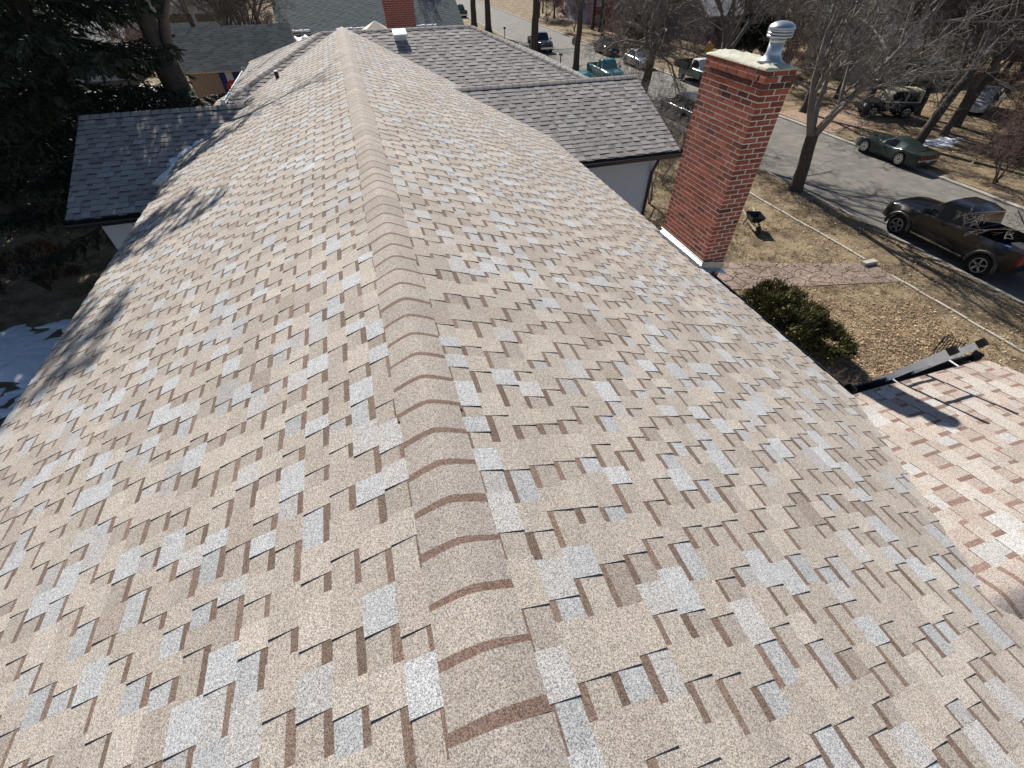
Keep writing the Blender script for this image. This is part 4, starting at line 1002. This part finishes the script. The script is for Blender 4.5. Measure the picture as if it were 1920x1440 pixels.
# --- dark brown pickup parked at the near kerb (front towards +Y)
pt=paint('dark_bronze_paint',(.034,.029,.026),.3,.4)
S=dict(paint=pt,y0=-2.85,y1=2.82,wr=.45,wy=(-1.86,1.86),zb=.52,W=[(-2.85,.92),(-2.6,.97),(0,.985),(1.9,.98),(2.6,.95),(2.82,.84)],
 ZT=[(-2.85,1.36),(-2.5,1.40),(-.62,1.38),(.95,1.32),(1.3,1.30),(2.4,1.24),(2.7,1.17),(2.82,1.04)],ZC=[(-2.85,1.36),(-.62,1.38),(.95,1.36),(1.3,1.43),(2.3,1.37),(2.66,1.27),(2.82,1.08)],
 bed=(-2.74,-.72,.88),extra=[-2.75,-2.74,-.72,-.71],flare=.10,ww=.28,spokes=5,
 cab=dict(st=[(-.68,1.38,.84),(-.60,1.98,.75),(-.1,2.06,.77),(.64,2.03,.77),(1.36,1.38,.82)],screens=[(4,3,1),(0,1,0)],sides=[(-.5,.12),(.2,1.12)],bw=.93),cat='truck',
 more=[P_box('tail_lamp',(.87,-2.83,1.14),(.16,.08,.36),m_red,True),P_box('headlamp',(.68,2.77,1.0),(.28,.12,.18),m_lamp,True),FLARE(.985,(-1.86,1.86),.45),P_box('rear_bumper',(0,-2.93,.66),(1.82,.18,.22),m_trim),P_box('front_bumper',(0,2.82,.64),(1.5,.14,.24),m_trim),
  P_box('grille',(0,2.81,.92),(.76,.06,.22),m_chrome),P_box('mirror',(1.10,1.05,1.46),(.22,.12,.22),m_trim,True),P_box('running_board',(.98,.0,.48),(.16,2.3,.06),m_chrome,True),
  P_box('door_handle',(1.012,.20,1.2),(.03,.16,.04),m_trim,True),P_box('door_handle',(1.012,-.62,1.2),(.03,.14,.04),m_trim,True),P_box('tailgate',(0,-2.80,1.14),(1.62,.08,.44),pt),P_box('licence_plate',(0,-3.025,.70),(.32,.01,.16),mat('pale_plate',(.5,.52,.55),.5))])
vehicle('pickup_truck',(23.45,11.3,0),0,'dark brown pickup truck with open bed parked at the near kerb',S)
# cargo in the bed
g=MB(); g.box((23.1,9.5,.88),(.55,.45,.24),rz=.3); tag(g.build('tool_box',mat('blue_plastic',(.05,.12,.3),.5),None,org=(23.1,9.6,.65)),'blue plastic box lying in the bed of the dark pickup','box')
g=MB(); g.box((23.8,9.2,.89),(.5,.7,.26),rz=-.2); tag(g.build('storage_bin',mat('dark_grey_plastic',(.05,.05,.055),.6),None,org=(23.7,9.2,.65)),'dark bin lying in the bed of the dark pickup','bin')
# --- old green sports car across the street (front +Y)
pc_=mat('faded_green_paint',(.036,.05,.042),.34,.3,2.2,metal=.3,coat=.3)
S=dict(paint=pc_,y0=-2.28,y1=2.35,wr=.335,wy=(-1.22,1.25),zb=.20,W=[(-2.28,.74),(-1.9,.84),(-1.22,.90),(-.4,.80),(.2,.79),(1.25,.89),(1.9,.80),(2.35,.42)],
 ZT=[(-2.28,.80),(-1.9,.84),(-1.22,.88),(-.5,.76),(.2,.74),(1.2,.84),(1.8,.74),(2.2,.58),(2.35,.48)],ZC=[(-2.28,.80),(-1.6,.84),(-1.1,.84),(.1,.80),(1.0,.76),(1.8,.68),(2.2,.56),(2.35,.48)],
 ww=.24,spokes=10,rim=m_chrome,rr=.72,
 cab=dict(st=[(-1.75,.84,.52),(-1.05,1.06,.52),(-.55,1.19,.50),(-.1,1.20,.52),(.62,.80,.60)],screens=[(4,3,1)],sides=[(-.48,.28)],bw=.86),
 more=[P_box('tail_lamp',(.38,-2.29,.68),(.13,.03,.13),m_red,True),P_box('tail_lamp',(.60,-2.27,.68),(.13,.03,.13),m_red,True),P_box('rear_bumper',(.45,-2.30,.52),(.6,.06,.08),m_chrome,True),P_box('mirror',(.86,.42,.92),(.12,.10,.08),m_chrome,True),P_box('licence_plate',(0,-2.31,.46),(.30,.01,.15),mat('pale_plate',(.5,.52,.55),.5)),P_box('headlamp_cover',(.56,1.95,.735),(.28,.34,.02),pc_,True)])
vehicle('sports_car',(31.15,21.05,.08),0,'faded dark green vintage sports car parked across the street',S)
# generic cars
def sedan(name,loc,rz,label,col,h=1.45,rough=.25):
    pm=paint(name+str(round(loc[1]))+'_paint',col,rough)
    S=dict(paint=pm,y0=-2.25,y1=2.25,wr=.33,wy=(-1.35,1.38),zb=.24,W=[(-2.25,.68),(-1.9,.84),(0,.89),(1.8,.84),(2.25,.62)],ZT=[(-2.25,.82),(-2.0,.94),(-1.2,.95),(.8,.93),(2.0,.76),(2.25,.60)],ZC=[(-2.25,.82),(-1.5,1.0),(.8,.98),(1.9,.84),(2.25,.62)],
     cab=dict(st=[(-1.75,.98,.62),(-1.05,h-.04,.58),(-.3,h,.60),(.25,h-.03,.60),(1.05,.96,.66)],screens=[(4,3,1),(0,1,0)],sides=[(-1.0,-.35),(-.3,.72)],bw=.93),
     more=[P_box('headlamp',(.60,2.12,.66),(.28,.2,.13),m_lamp,True),P_box('tail_lamp',(.66,-2.2,.80),(.24,.1,.14),m_red,True),P_box('mirror',(.95,.75,.98),(.14,.1,.12),m_trim,True),P_box('licence_plate',(0,2.24,.45),(.3,.03,.12),mat('pale_plate',(.5,.52,.55),.5))])
    return vehicle(name,loc,rz,label,S)
def pickup(name,loc,rz,label,col,roofcol=None,boxy=False):
    pm=paint(name+str(round(loc[1]))+'_paint',col,.3,.1)
    S=dict(paint=pm,y0=-2.5,y1=2.5,wr=.38,wy=(-1.45,1.6),zb=.38,W=[(-2.5,.86),(0,.92),(1.8,.90),(2.5,.72)],ZT=[(-2.5,1.14),(-.4,1.15),(.8,1.12),(2.2,1.0),(2.5,.86)],ZC=[(-2.5,1.14),(-.4,1.15),(.85,1.17),(2.2,1.08),(2.5,.9)],bed=(-2.42,-.46,.68),extra=[-2.43,-2.42,-.46,-.45],flare=.03,ww=.24,
     cab=dict(st=[(-.40,1.14,.76),(-.34,1.74,.68),(0,1.80,.70),(.4,1.76,.70),(1.0,1.13,.74)],screens=[(4,3,1),(0,1,0)],sides=[(-.25,.72)],bw=.94),cat='truck',
     more=[P_box('headlamp',(.62,2.44,.86),(.22,.1,.16),m_lamp,True),P_box('tail_lamp',(.84,-2.5,.92),(.1,.05,.26),m_red,True),P_box('bumper',(0,2.53,.52),(1.6,.12,.18),m_chrome),P_box('rear_bumper',(0,-2.56,.52),(1.6,.12,.18),m_chrome),P_box('mirror',(1.02,.78,1.22),(.16,.1,.2),m_trim,True)])
    if roofcol: S['roofm']=paint(name+'_roof_paint',roofcol,.35,.1)
    return vehicle(name,loc,rz,label,S)
def suv(name,loc,rz,label,col):
    pm=paint(name+str(round(loc[1]))+'_paint',col,.3)
    S=dict(paint=pm,y0=-2.3,y1=2.3,wr=.37,wy=(-1.35,1.42),zb=.34,W=[(-2.3,.84),(0,.92),(1.8,.88),(2.3,.68)],ZT=[(-2.3,1.05),(.8,1.05),(2.0,.95),(2.3,.8)],ZC=[(-2.3,1.08),(.8,1.10),(2.0,1.02),(2.3,.82)],
     cab=dict(st=[(-2.24,1.05,.76),(-2.0,1.72,.68),(-.5,1.78,.70),(.3,1.74,.69),(1.05,1.06,.74)],screens=[(4,3,1),(0,1,0)],sides=[(-1.85,-1.0),(-.9,-.15),(-.1,.75)],bw=.95),
     more=[P_box('headlamp',(.62,2.22,.84),(.26,.16,.15),m_lamp,True),P_box('tail_lamp',(.80,-2.29,1.0),(.12,.06,.3),m_red,True),P_box('mirror',(1.02,.78,1.14),(.16,.1,.16),m_trim,True),P_box('roof_rail',(.58,-.8,1.80),(.04,2.0,.04),m_chrome,True)])
    return vehicle(name,loc,rz,label,S)
pickup('pickup_truck',(23.4,64.4,0),math.pi,'black pickup truck parked far down the near kerb behind dark trunks',(.02,.022,.024))
pickup('pickup_truck',(23.6,46.2,0),math.pi,'old teal pickup truck parked beyond the grey cross wing ridge',(.05,.20,.21),(.07,.26,.26))
sedan('sedan',(19.6,42.2,.14),math.pi,'small teal car whose roof just shows over the grey ridge',(.10,.30,.30),1.42)
sedan('sedan',(30.2,59.6,0),math.pi,'black sedan glinting in the sun at the far kerb',(.015,.018,.026),1.45,.14)
sedan('sedan',(30.1,51.6,0),math.pi,'silver grey car at the far kerb behind weeping twigs',(.30,.30,.29),1.5)
suv('sport_utility_vehicle',(23.45,32.3,0),0,'dark sport utility vehicle with bright sunlit roof at the near kerb',(.05,.055,.055))
pickup('pickup_truck',(21.0,101,0),0,'far pickup parked where the street meets dry grass',(.05,.06,.07))
sedan('sedan',(47.0,27.2,.1),1.9,'pale car with a snowy windscreen behind the far bushes',(.55,.56,.58),1.5)
# --- green flatbed truck at the far kerb (front towards -Y)
pf=paint('dull_green_paint',(.05,.10,.075),.4,.1)
S=dict(paint=pf,y0=-.6,y1=2.6,wr=.42,wy=(-1.7,1.75),zb=.5,W=[(-.6,.9),(1.2,.9),(2.6,.72)],ZT=[(-.6,1.2),(1.0,1.2),(2.4,1.12),(2.6,1.0)],ZC=[(-.6,1.22),(1.0,1.24),(2.3,1.2),(2.6,1.05)],ww=.26,
 cab=dict(st=[(-.55,1.2,.78),(-.5,1.86,.70),(0,1.93,.72),(.45,1.9,.72),(1.0,1.22,.76)],screens=[(4,3,1),(0,1,0)],sides=[(-.35,.72)],bw=.94),roofm=mat('cream_roof_paint',(.6,.6,.55),.4),cat='truck',
 more=[P_box('flatbed',(0,-1.75,1.0),(2.1,2.2,.12),m_trim),P_box('side_board',(1.03,-1.75,1.28),(.05,2.2,.40),m_trim,True),P_box('headboard',(0,-.68,1.35),(2.1,.05,.6),m_trim),P_box('tail_board',(0,-2.84,1.28),(2.0,.05,.4),m_trim),P_box('headlamp',(.64,2.54,.9),(.24,.1,.2),m_lamp,True),P_box('bumper',(0,2.62,.6),(1.7,.1,.18),m_chrome),P_box('chassis',(0,-1.0,.72),(.8,3.4,.2),m_under)])
vehicle('flatbed_truck',(31.6,42.5,.05),math.pi,'old green flatbed truck with pale roof parked across the street',S)
# --- farm style utility vehicle under the trees
S=dict(paint=mat('dull_black_paint',(.02,.02,.02),.5),y0=-1.9,y1=1.9,wr=.40,wy=(-1.2,1.2),zb=.45,W=[(-1.9,.76),(1.9,.70)],ZT=[(-1.9,1.05),(.5,1.05),(1.9,1.0)],ZC=[(-1.9,1.08),(.5,1.08),(1.9,1.04)],ww=.26,
 cab=dict(st=[(-1.85,1.05,.70),(-1.8,1.80,.66),(-.2,1.86,.68),(.2,1.82,.67),(.55,1.06,.70)],screens=[(4,3,1),(0,1,0)],sides=[(-1.65,-.75),(-.65,.3)],bw=.97),roofm=mat('cream_canvas_top',(.5,.45,.32),.8),cat='car',
 more=[P_box('headlamp',(.5,1.9,.85),(.18,.06,.18),m_lamp,True),P_box('bumper',(0,1.98,.6),(1.5,.1,.14),m_trim),P_box('spare_wheel',(0,-2.0,.95),(.6,.2,.6),m_tyre)])
vehicle('off_road_car',(38.4,28.2,.10),1.2,'black boxy off-road car with cream canvas top under the trees',S)

# ================================================================== YARD OBJECTS, SIGNS
# wheelbarrow with pale handles
wb=thing('wheelbarrow',(16.4,15.4,0),'black wheelbarrow with pale wooden handles in the front yard','wheelbarrow')
def wbp(name,mb,m_): return mb.build(name,m_,wb,org=(0,0,0))
ORG[wb.name]=(0,0,0); wb.rotation_euler=(0,0,R(160)); wb.scale=(1,1,1)
g=MB(); 
top=[(-.34,-.42,.62),(.34,-.42,.62),(.30,.45,.66),(-.30,.45,.66)]; bot=[(-.22,-.25,.33),(.22,-.25,.33),(.18,.22,.35),(-.18,.22,.35)]
inn=[(x*.95,y*.95,z) for x,y,z in top]; inb=[(x*.93,y*.93,z+.02) for x,y,z in bot]
g.add(bot+top+inn+inb,[(3,2,1,0)]+[(i,(i+1)%4,4+(i+1)%4,4+i) for i in range(4)]+[(4+i,4+(i+1)%4,8+(i+1)%4,8+i) for i in range(4)]+[(8+i,8+(i+1)%4,12+(i+1)%4,12+i) for i in range(4)]+[(12,13,14,15)])
wbp('tub',g,mat('black_gloss_steel',(.02,.024,.03),.18,metal=.4))
for sx in (-1,1):
    g=MB(); g.bar((sx*.12,.75,.22),(sx*.28,-1.15,.50),.045,.045); wbp('handle',g,mat('pale_ash_wood',(.5,.44,.33),.8,.15,8))
    g=MB(); g.bar((sx*.2,-.28,.33),(sx*.25,-.36,0),.035,.03); wbp('leg',g,m_trim)
g=MB(); g.lathe([(.10,-.05),(.17,-.05),(.2,-.02),(.2,.02),(.17,.05),(.10,.05)],(0,.72,.2),20,'X'); wbp('wheel',g,m_tyre)
# iron garden chair near the ladder
gc_=thing('garden_chair',(15.6,5.6,0),'black iron garden chair on the wood chips beyond the ladder','chair'); ORG[gc_.name]=(0,0,0); gc_.rotation_euler=(0,0,R(-50))
m_iron=mat('rusty_black_iron',(.03,.025,.022),.7)
g=MB(); g.box((0,0,.43),(.5,.48,.02)); 
g=MB()
for i in range(8): g.bar((-.25+.07*i,-.24,.43),(-.25+.07*i,.24,.43),.03,.012)
g.build('seat',m_iron,gc_,org=(0,0,0))
for sx in (-1,1):
    for sy in (-1,1):
        g=MB(); g.tube([(sx*.24,sy*.22,.43),(sx*.27,sy*.27,0)],.013,6); g.build('leg',m_iron,gc_,org=(0,0,0))
    g=MB(); g.tube([(sx*.25,-.2,.43),(sx*.29,-.22,.66),(sx*.29,.25,.66)],.012,6); g.build('armrest',m_iron,gc_,org=(0,0,0))
g=MB(); 
for i in range(8): g.bar((-.25+.07*i,.25,.43),(-.25+.07*i,.33,.92),.02,.012)
g.tube([(-.27,.25,.43),(-.27,.34,.94),(.27,.34,.94),(.27,.25,.43)],.014,6); g.build('backrest',m_iron,gc_,org=(0,0,0))
# road sign seen from the back
sg=thing('road_sign',(22.05,50.6,0),'grey back of an octagonal road sign on a thin post','road sign')
g=MB(); g.bar((22.05,50.6,0),(22.05,50.6,2.9),.05,.05,up=(0,1,0)); g.build('post',m_dark,sg)
g=MB(); oc=[(22.05+.40*math.cos(R(22.5+45*i)),2.5+.40*math.sin(R(22.5+45*i))) for i in range(8)]
g.add([(x,50.565,z) for x,z in oc]+[(x,50.57,z) for x,z in oc],[tuple(range(8)),tuple(range(15,7,-1))]+[(i,8+i,8+(i+1)%8,(i+1)%8) for i in range(8)]); g.build('sign_plate',mat('dull_sign_aluminium',(.34,.33,.31),.55,metal=.3),sg)
ys_=thing('warning_sign',(36.0,48,-.03),'yellow diamond warning sign behind the brick chimney top','road sign')
g=MB(); g.bar((36,48,-.03),(36,48,2.3),.06,.06,up=(0,1,0)); g.build('post',m_dark,ys_)
g=MB(); g.add([(36+x,47.95,1.75+z) for x,z in ((0,-.55),(.55,0),(0,.55),(-.55,0))]+[(36+x,47.965,1.75+z) for x,z in ((0,-.55),(.55,0),(0,.55),(-.55,0))],[(0,1,2,3),(7,6,5,4)]+[(i,4+i,4+(i+1)%4,(i+1)%4) for i in range(4)]); g.build('sign_plate',mat('sign_yellow',(.62,.36,.03),.5),ys_)
def mailbox(x,y,label):
    t=thing('mailbox',(x,y,0),label,'mailbox')
    g=MB(); g.bar((x,y,0),(x,y,1.05),.09,.09,up=(0,1,0)); g.build('post',mat('old_post_wood',(.10,.075,.055),.9),t)
    g=MB(); pr=[(-.1,0),(.1,0),(.1,.12)]+[(.1*math.cos(R(a)),.12+.1*math.sin(R(a))) for a in (30,60,90,120,150)]+[(-.1,.12)]
    k=len(pr); g.add([(x+a,y-.25,1.05+b) for a,b in pr]+[(x+a,y+.25,1.05+b) for a,b in pr],[tuple(range(k-1,-1,-1)),tuple(range(k,2*k))]+[(i,(i+1)%k,k+(i+1)%k,k+i) for i in range(k)]); bx=g.build('box',m_trim,t)
    g=MB(); g.box((x+.11,y+.1,1.25),(.01,.04,.14)); g.build('flag',m_red,bx)
mailbox(21.4,73.5,'black mailbox on a wooden post beside thick tree trunks')
mailbox(21.5,52.8,'dark mailbox on the verge next to the octagonal sign')

# ================================================================== NEIGHBOUR HOUSES
def lines_mat(name,c1,c2,period,axis='Y',rough=.9):
    m=bpy.data.materials.new(name); m.use_nodes=True; n=m.node_tree.nodes; l=m.node_tree.links; b=n['Principled BSDF']; b.inputs['Roughness'].default_value=rough; b.inputs['Specular IOR Level'].default_value=.2
    tc=n.new('ShaderNodeTexCoord'); br=n.new('ShaderNodeTexNoise'); br.inputs['Scale'].default_value=2.2; br.inputs['Detail'].default_value=6; l.new(tc.outputs['Object'],br.inputs[0])
    mx=n.new('ShaderNodeMix'); mx.data_type='RGBA'; mx.inputs[6].default_value=(*c1,1); mx.inputs[7].default_value=(*c2,1); l.new(br.outputs['Fac'],mx.inputs[0]); l.new(mx.outputs[2],b.inputs['Base Color']); return m
def gable_house(name,label,x0,x1,y0,y1,ez_,rz_,wallm,roofm,pal,ov=.4,rows=True,axis='X',seed=1,extra=None,chimney=None,th=.011):
    """ridge along X; eaves at y0,y1"""
    t=thing(name,((x0+x1)/2,(y0+y1)/2,0),label,'house'); ym=(y0+y1)/2; slope=(rz_-ez_)/(ym-y0)
    g=MB(); g.bb(x0+ov,x1-ov,y0+ov,y1-ov,-.1,ez_-.02); 
    for xx in (x0+ov,x1-ov-.02):
        g.add([(xx,y0+ov,ez_-.03),(xx,y1-ov,ez_-.03),(xx,ym,rz_-.12),(xx+.02,y0+ov,ez_-.03),(xx+.02,y1-ov,ez_-.03),(xx+.02,ym,rz_-.12)],[(2,1,0),(3,4,5),(0,3,5,2),(1,2,5,4)])
    g.build('wall',wallm,t)
    g=MB(); deck(g,(x1,ym,rz_),(x0,ym,rz_),(x0,y0,ez_),(x1,y0,ez_),.12); deck(g,(x0,ym,rz_),(x1,ym,rz_),(x1,y1,ez_),(x0,y1,ez_),.12); rf=g.build('roof',mat('pale_fascia',(.55,.52,.47),.7),t)
    c=math.cos(math.atan(slope)); s=math.sin(math.atan(slope)); L=(ym-y0)/c
    # far roof: courses with wide tabs
    P=shingles((x1,ym,rz_),(-1,0,0),(0,-c,-s),(0,-s,c),(0,x1-x0),L,pal,seed,band=tuple(q*.4 for q in pal[0][0]),e=.2,wt=(.4,.9),wg=(.2,.5),th=th,bandw=.03)
    join(P,'shingle_courses',roofm,rf)
    P=shingles((x0,ym,rz_),(1,0,0),(0,c,-s),(0,s,c),(0,x1-x0),L,pal,seed+1,band=tuple(q*.4 for q in pal[0][0]),e=.3,wt=(.8,1.6),wg=(.3,.6),th=th,bandw=.03)
    join(P,'shingle_courses',roofm,rf)
    g=MB(); g.bar((x0,ym,rz_+.01),(x1,ym,rz_+.01),.3,.04); g.build('ridge_cap',m_deck if False else roofm,rf) if False else None
    return t,slope
def windows(t,x0,x1,y,z0,z1,n,face=-1):
    w_=(x1-x0)/n
    for i in range(n):
        a=x0+i*w_+.15; b=a+w_-.3; g=MB(); 
        for (p,q,r_,s_) in ((a,b,z0,z0+.06),(a,b,z1-.06,z1),(a,a+.06,z0+.061,z1-.061),(b-.06,b,z0+.061,z1-.061)): g.bb(p,q,y-.05,y+.03,r_,s_)
        wn=g.build('window',mat('white_window_trim',(.6,.6,.58),.6),t); g=MB(); g.bb(a+.05,b-.05,y-.012,y+.02,z0+.05,z1-.05); g.build('pane',m_glass,wn)
GR2=[((.43,.395,.30),4),((.38,.35,.27),3),((.47,.43,.34),2)]
m_rf2=shingle_mat('far_roof_granules',.2,60,0)
m_tanw=mat('tan_siding',(.42,.34,.24),.9)
gh,sp=gable_house('garage','tan board garage with greenish grey gable roof and flag mural beyond the spruce',-12.4,-3.9,44.9,50.3,2.62,5.0,mat('tan_brown_boards',(.30,.215,.15),.9,.15,6),m_rf2,GR2,seed=51)
# flag mural on the garage wall: blue, white, blue bars, red C round a gold disc
yw=45.3-.006
def mural(name,x0,x1,z0,z1,m_,dy=0): g=MB(); g.bb(x0,x1,yw-.004-dy,yw+.004,z0,z1); return g.build(name,m_,gh)
mb_=mat('mural_blue',(.012,.025,.12),.7); mw_=mat('mural_white',(.5,.49,.46),.8); mr_=mat('mural_red',(.42,.04,.03),.7); mg_=mat('mural_gold',(.65,.38,.03),.7)
mural('mural_stripe',-9.85,-9.40,.5,2.45,mb_); mural('mural_stripe',-9.40,-8.90,.5,2.45,mw_); mural('mural_stripe',-8.90,-8.40,.5,2.45,mb_)
g=MB(); cx_,cz_=-9.12,1.45; n=28; ri,ro=.27,.50; V=[]
for i in range(n+1):
    a=R(90+38+ (360-76)*i/n -90+0); V+= [(cx_+ri*math.cos(a),yw-.012,cz_+ri*math.sin(a)),(cx_+ro*math.cos(a),yw-.012,cz_+ro*math.sin(a))]
g.add(V,[(2*i,2*i+1,2*i+3,2*i+2) for i in range(n)]); g.build('mural_letter_c',mr_,gh)
g=MB(); g.add([(cx_+ri*math.cos(R(360*i/24)),yw-.010,cz_+ri*math.sin(R(360*i/24))) for i in range(24)],[tuple(range(24))]); g.build('mural_disc',mg_,gh)
for i in range(26):
    x=-12+i*.3
    if not -10<x<-8.3 and x<-4.4:
        g=MB(); g.bb(x,x+.05,yw-.02,yw+.004,.1,2.5); g.build('batten',mat('weathered_batten',(.36,.30,.23),.9),gh)
# teal roofed house with snow on the eave
TL=[((.085,.115,.12),4),((.07,.098,.105),3),((.10,.13,.13),2)]
th_,sp=gable_house('teal_roof_house','broad house with dark teal shingle roof and snowy eave beyond the main roof',-6.6,13.4,62.2,75.2,2.75,5.75,mat('red_brick_wall',(.22,.08,.055),.9,.2,6),m_rf2,TL,seed=55)
g=MB(); rg=random.Random(8)
for (a,b) in ((-4.9,-3.2),(-.5,3.8),(7.3,10.2)):
    x=a
    while x<b:
        w_=rg.uniform(.3,.7); g.lathe([(.001,-w_/2),(rg.uniform(.08,.16),-w_*.3),(rg.uniform(.10,.18),w_*.3),(.001,w_/2)],(x,62.45,2.9),8,'X',cap=False); x+=w_*.7
tag(g.build('eave_snow',m_snow,None,True,org=(0,62.4,2.8)),'lumpy snow along the eave of the teal roofed house','snow',kind='stuff')
# snow heap on a low lean-to in front of it
ls=thing('shed',(-4.0,60,0),'low lean-to shed heaped with snow before the teal roof','shed')
g=MB(); g.bb(-5.0,-2.9,58.6,60.6,0,2.25); g.build('wall',mat('red_brick_wall',(.22,.08,.055),.9,.2,6),ls)
g=MB(); g.bb(-5.2,-2.7,58.4,60.8,2.25,2.37); g.build('roof',m_deck,ls)
g=MB(); V=[];n=10;rg=random.Random(2)
for j in range(n+1):
    for i in range(n+1):
        e_=min(i,n-i,j,n-j); V.append((-5.15+2.4*i/n,58.45+2.3*j/n,2.38+(0 if e_==0 else .2+.2*rg.random()+.12*math.sin(i*1.4))))
g.add(V,[(j*(n+1)+i,j*(n+1)+i+1,(j+1)*(n+1)+i+1,(j+1)*(n+1)+i) for j in range(n) for i in range(n)]); tag(g.build('snow_heap',m_snow,None,True,org=(-4,59.5,2.3)),'white heap of snow on the low shed roof','snow',kind='stuff')
# left: tan flat shed beyond the spruce with white fascia
sh_=thing('flat_roof_house',(-19,36,0),'low tan house with white fascia half hidden behind the spruce','house')
g=MB(); g.bb(-30,-11.8,30,38,-.1,2.7); g.build('wall',mat('tan_plaster',(.40,.30,.24),.9,.08,4),sh_)
g=MB(); g.bb(-30.3,-11.5,29.7,38.3,2.7,2.95); g.build('roof',mat('white_fascia',(.72,.71,.68),.6),sh_)
g=MB(); g.bb(-30.1,-11.7,29.9,38.1,2.955,2.97); g.build('roof_gravel',mat('flat_roof_gravel',(.24,.2,.18),.95,.2,9),sh_)
windows(sh_,-27,-14,29.99,1.0,2.2,4)
gable_house('grey_house','pale grey roofed house seen through spruce branches at the far left',-40,-20,60,72,2.7,5.2,mat('pale_siding',(.5,.5,.48),.9),m_rf2,[((.36,.36,.34),3),((.42,.41,.39),2)],seed=57)
# white pergola slats beside the big trunk
pg_=thing('pergola',(-13.2,41,0),'white slatted pergola roof beside the massive bare trunk','pergola')
m_wp=mat('white_wood',(.68,.67,.63),.7)
for i in range(9):
    g=MB(); g.bar((-14.8+i*.36,39.6,2.45),(-14.2+i*.36,42.4,2.45),.10,.10); g.build('slat',m_wp,pg_)
for x,y in ((-14.6,40),(-11.8,40),(-14.3,42),(-11.5,42)):
    g=MB(); g.bar((x,y,0),(x,y,2.33),.1,.1,up=(0,1,0)); g.build('post',m_wp,pg_)
for y in (40,42):
    g=MB(); g.bar((-14.9,y,2.365),(-11.2,y,2.365),.08,.068); g.build('beam',m_wp,pg_)
# across the street
hs=[('grey gabled house behind bare trees beside the off-road car',45,57,36,45,2.7,4.9,(.45,.42,.34),(.20,.19,.185)),
    ('long grey roofed house among twigs beyond the pale car',52,66,18,27,2.8,5.0,(.42,.36,.26),(.27,.27,.275)),
    ('pale roofed house beyond the flatbed truck',44,54,60,70,2.9,5.4,(.3,.27,.3),(.42,.42,.42)),
    ('lilac walled house far behind the black sedan',38,48,84,94,3.2,6.2,(.36,.36,.46),(.16,.15,.15)),
    ('brown roofed house deep in the wooded far yards',70,84,44,54,2.8,5.2,(.4,.33,.26),(.2,.16,.13)),
    ('reddish brick house behind the silver grey car',38,47,70,79,2.7,4.9,(.26,.10,.07),(.2,.18,.17)),
    ('dark roofed house at the far end of the street',-2,14,120,132,3.0,6.,(.4,.36,.3),(.13,.13,.14)),
    ('white sided house beyond the teal roof at far left',-34,-16,96,108,3,6,(.55,.55,.53),(.19,.19,.2))]
for i,(lb,a,b,c,d,e_,r2,wc,rc) in enumerate(hs):
    t,_=gable_house('neighbour_house',lb,a,b,c,d,e_,r2,mat('neighbour_wall_%d'%i,wc,.9,.08,3),m_rf2,[(rc,3),(tuple(q*.85 for q in rc),2)],seed=70+3*i)
    windows(t,a+1.2,b-1.2,c+.39,.9,2.1,4)
# evergreen among the far houses
spr=None
def small_conifer(loc,label,seed,h=8,r=2.2):
    return leafy('conifer',loc,r,r,h,9000,.12,[(.016,.024,.014),(.022,.03,.016)],label,seed,'tree',lobes=[(0,0,.2,1,1,.2),(0,0,.4,.8,.8,.2),(0,0,.6,.55,.55,.2),(0,0,.8,.3,.3,.2)],matname='conifer_sprays')
small_conifer((40.5,47.0,0),'dark conifer beside the pale roofed house',91)
# stone wall / fence at far right
fw=thing('slat_fence',(42,14,0),'pale weathered plank fence at the edge of the far yard','fence')
m_fence=mat('weathered_planks',(.36,.30,.21),.9,.2,5,rand=.12)
for i in range(34):
    g=MB(); yy=8+i*.26; g.bar((41.5+.02*i,yy,0),(41.5+.02*i,yy,1.75),.20,.025,up=(1,0,0)); g.build('plank',m_fence,fw)
for z in (.4,1.4):
    g=MB(); g.bar((41.53,7.9,z),(42.2,16.8,z),.05,.08); g.build('rail',m_fence,fw)
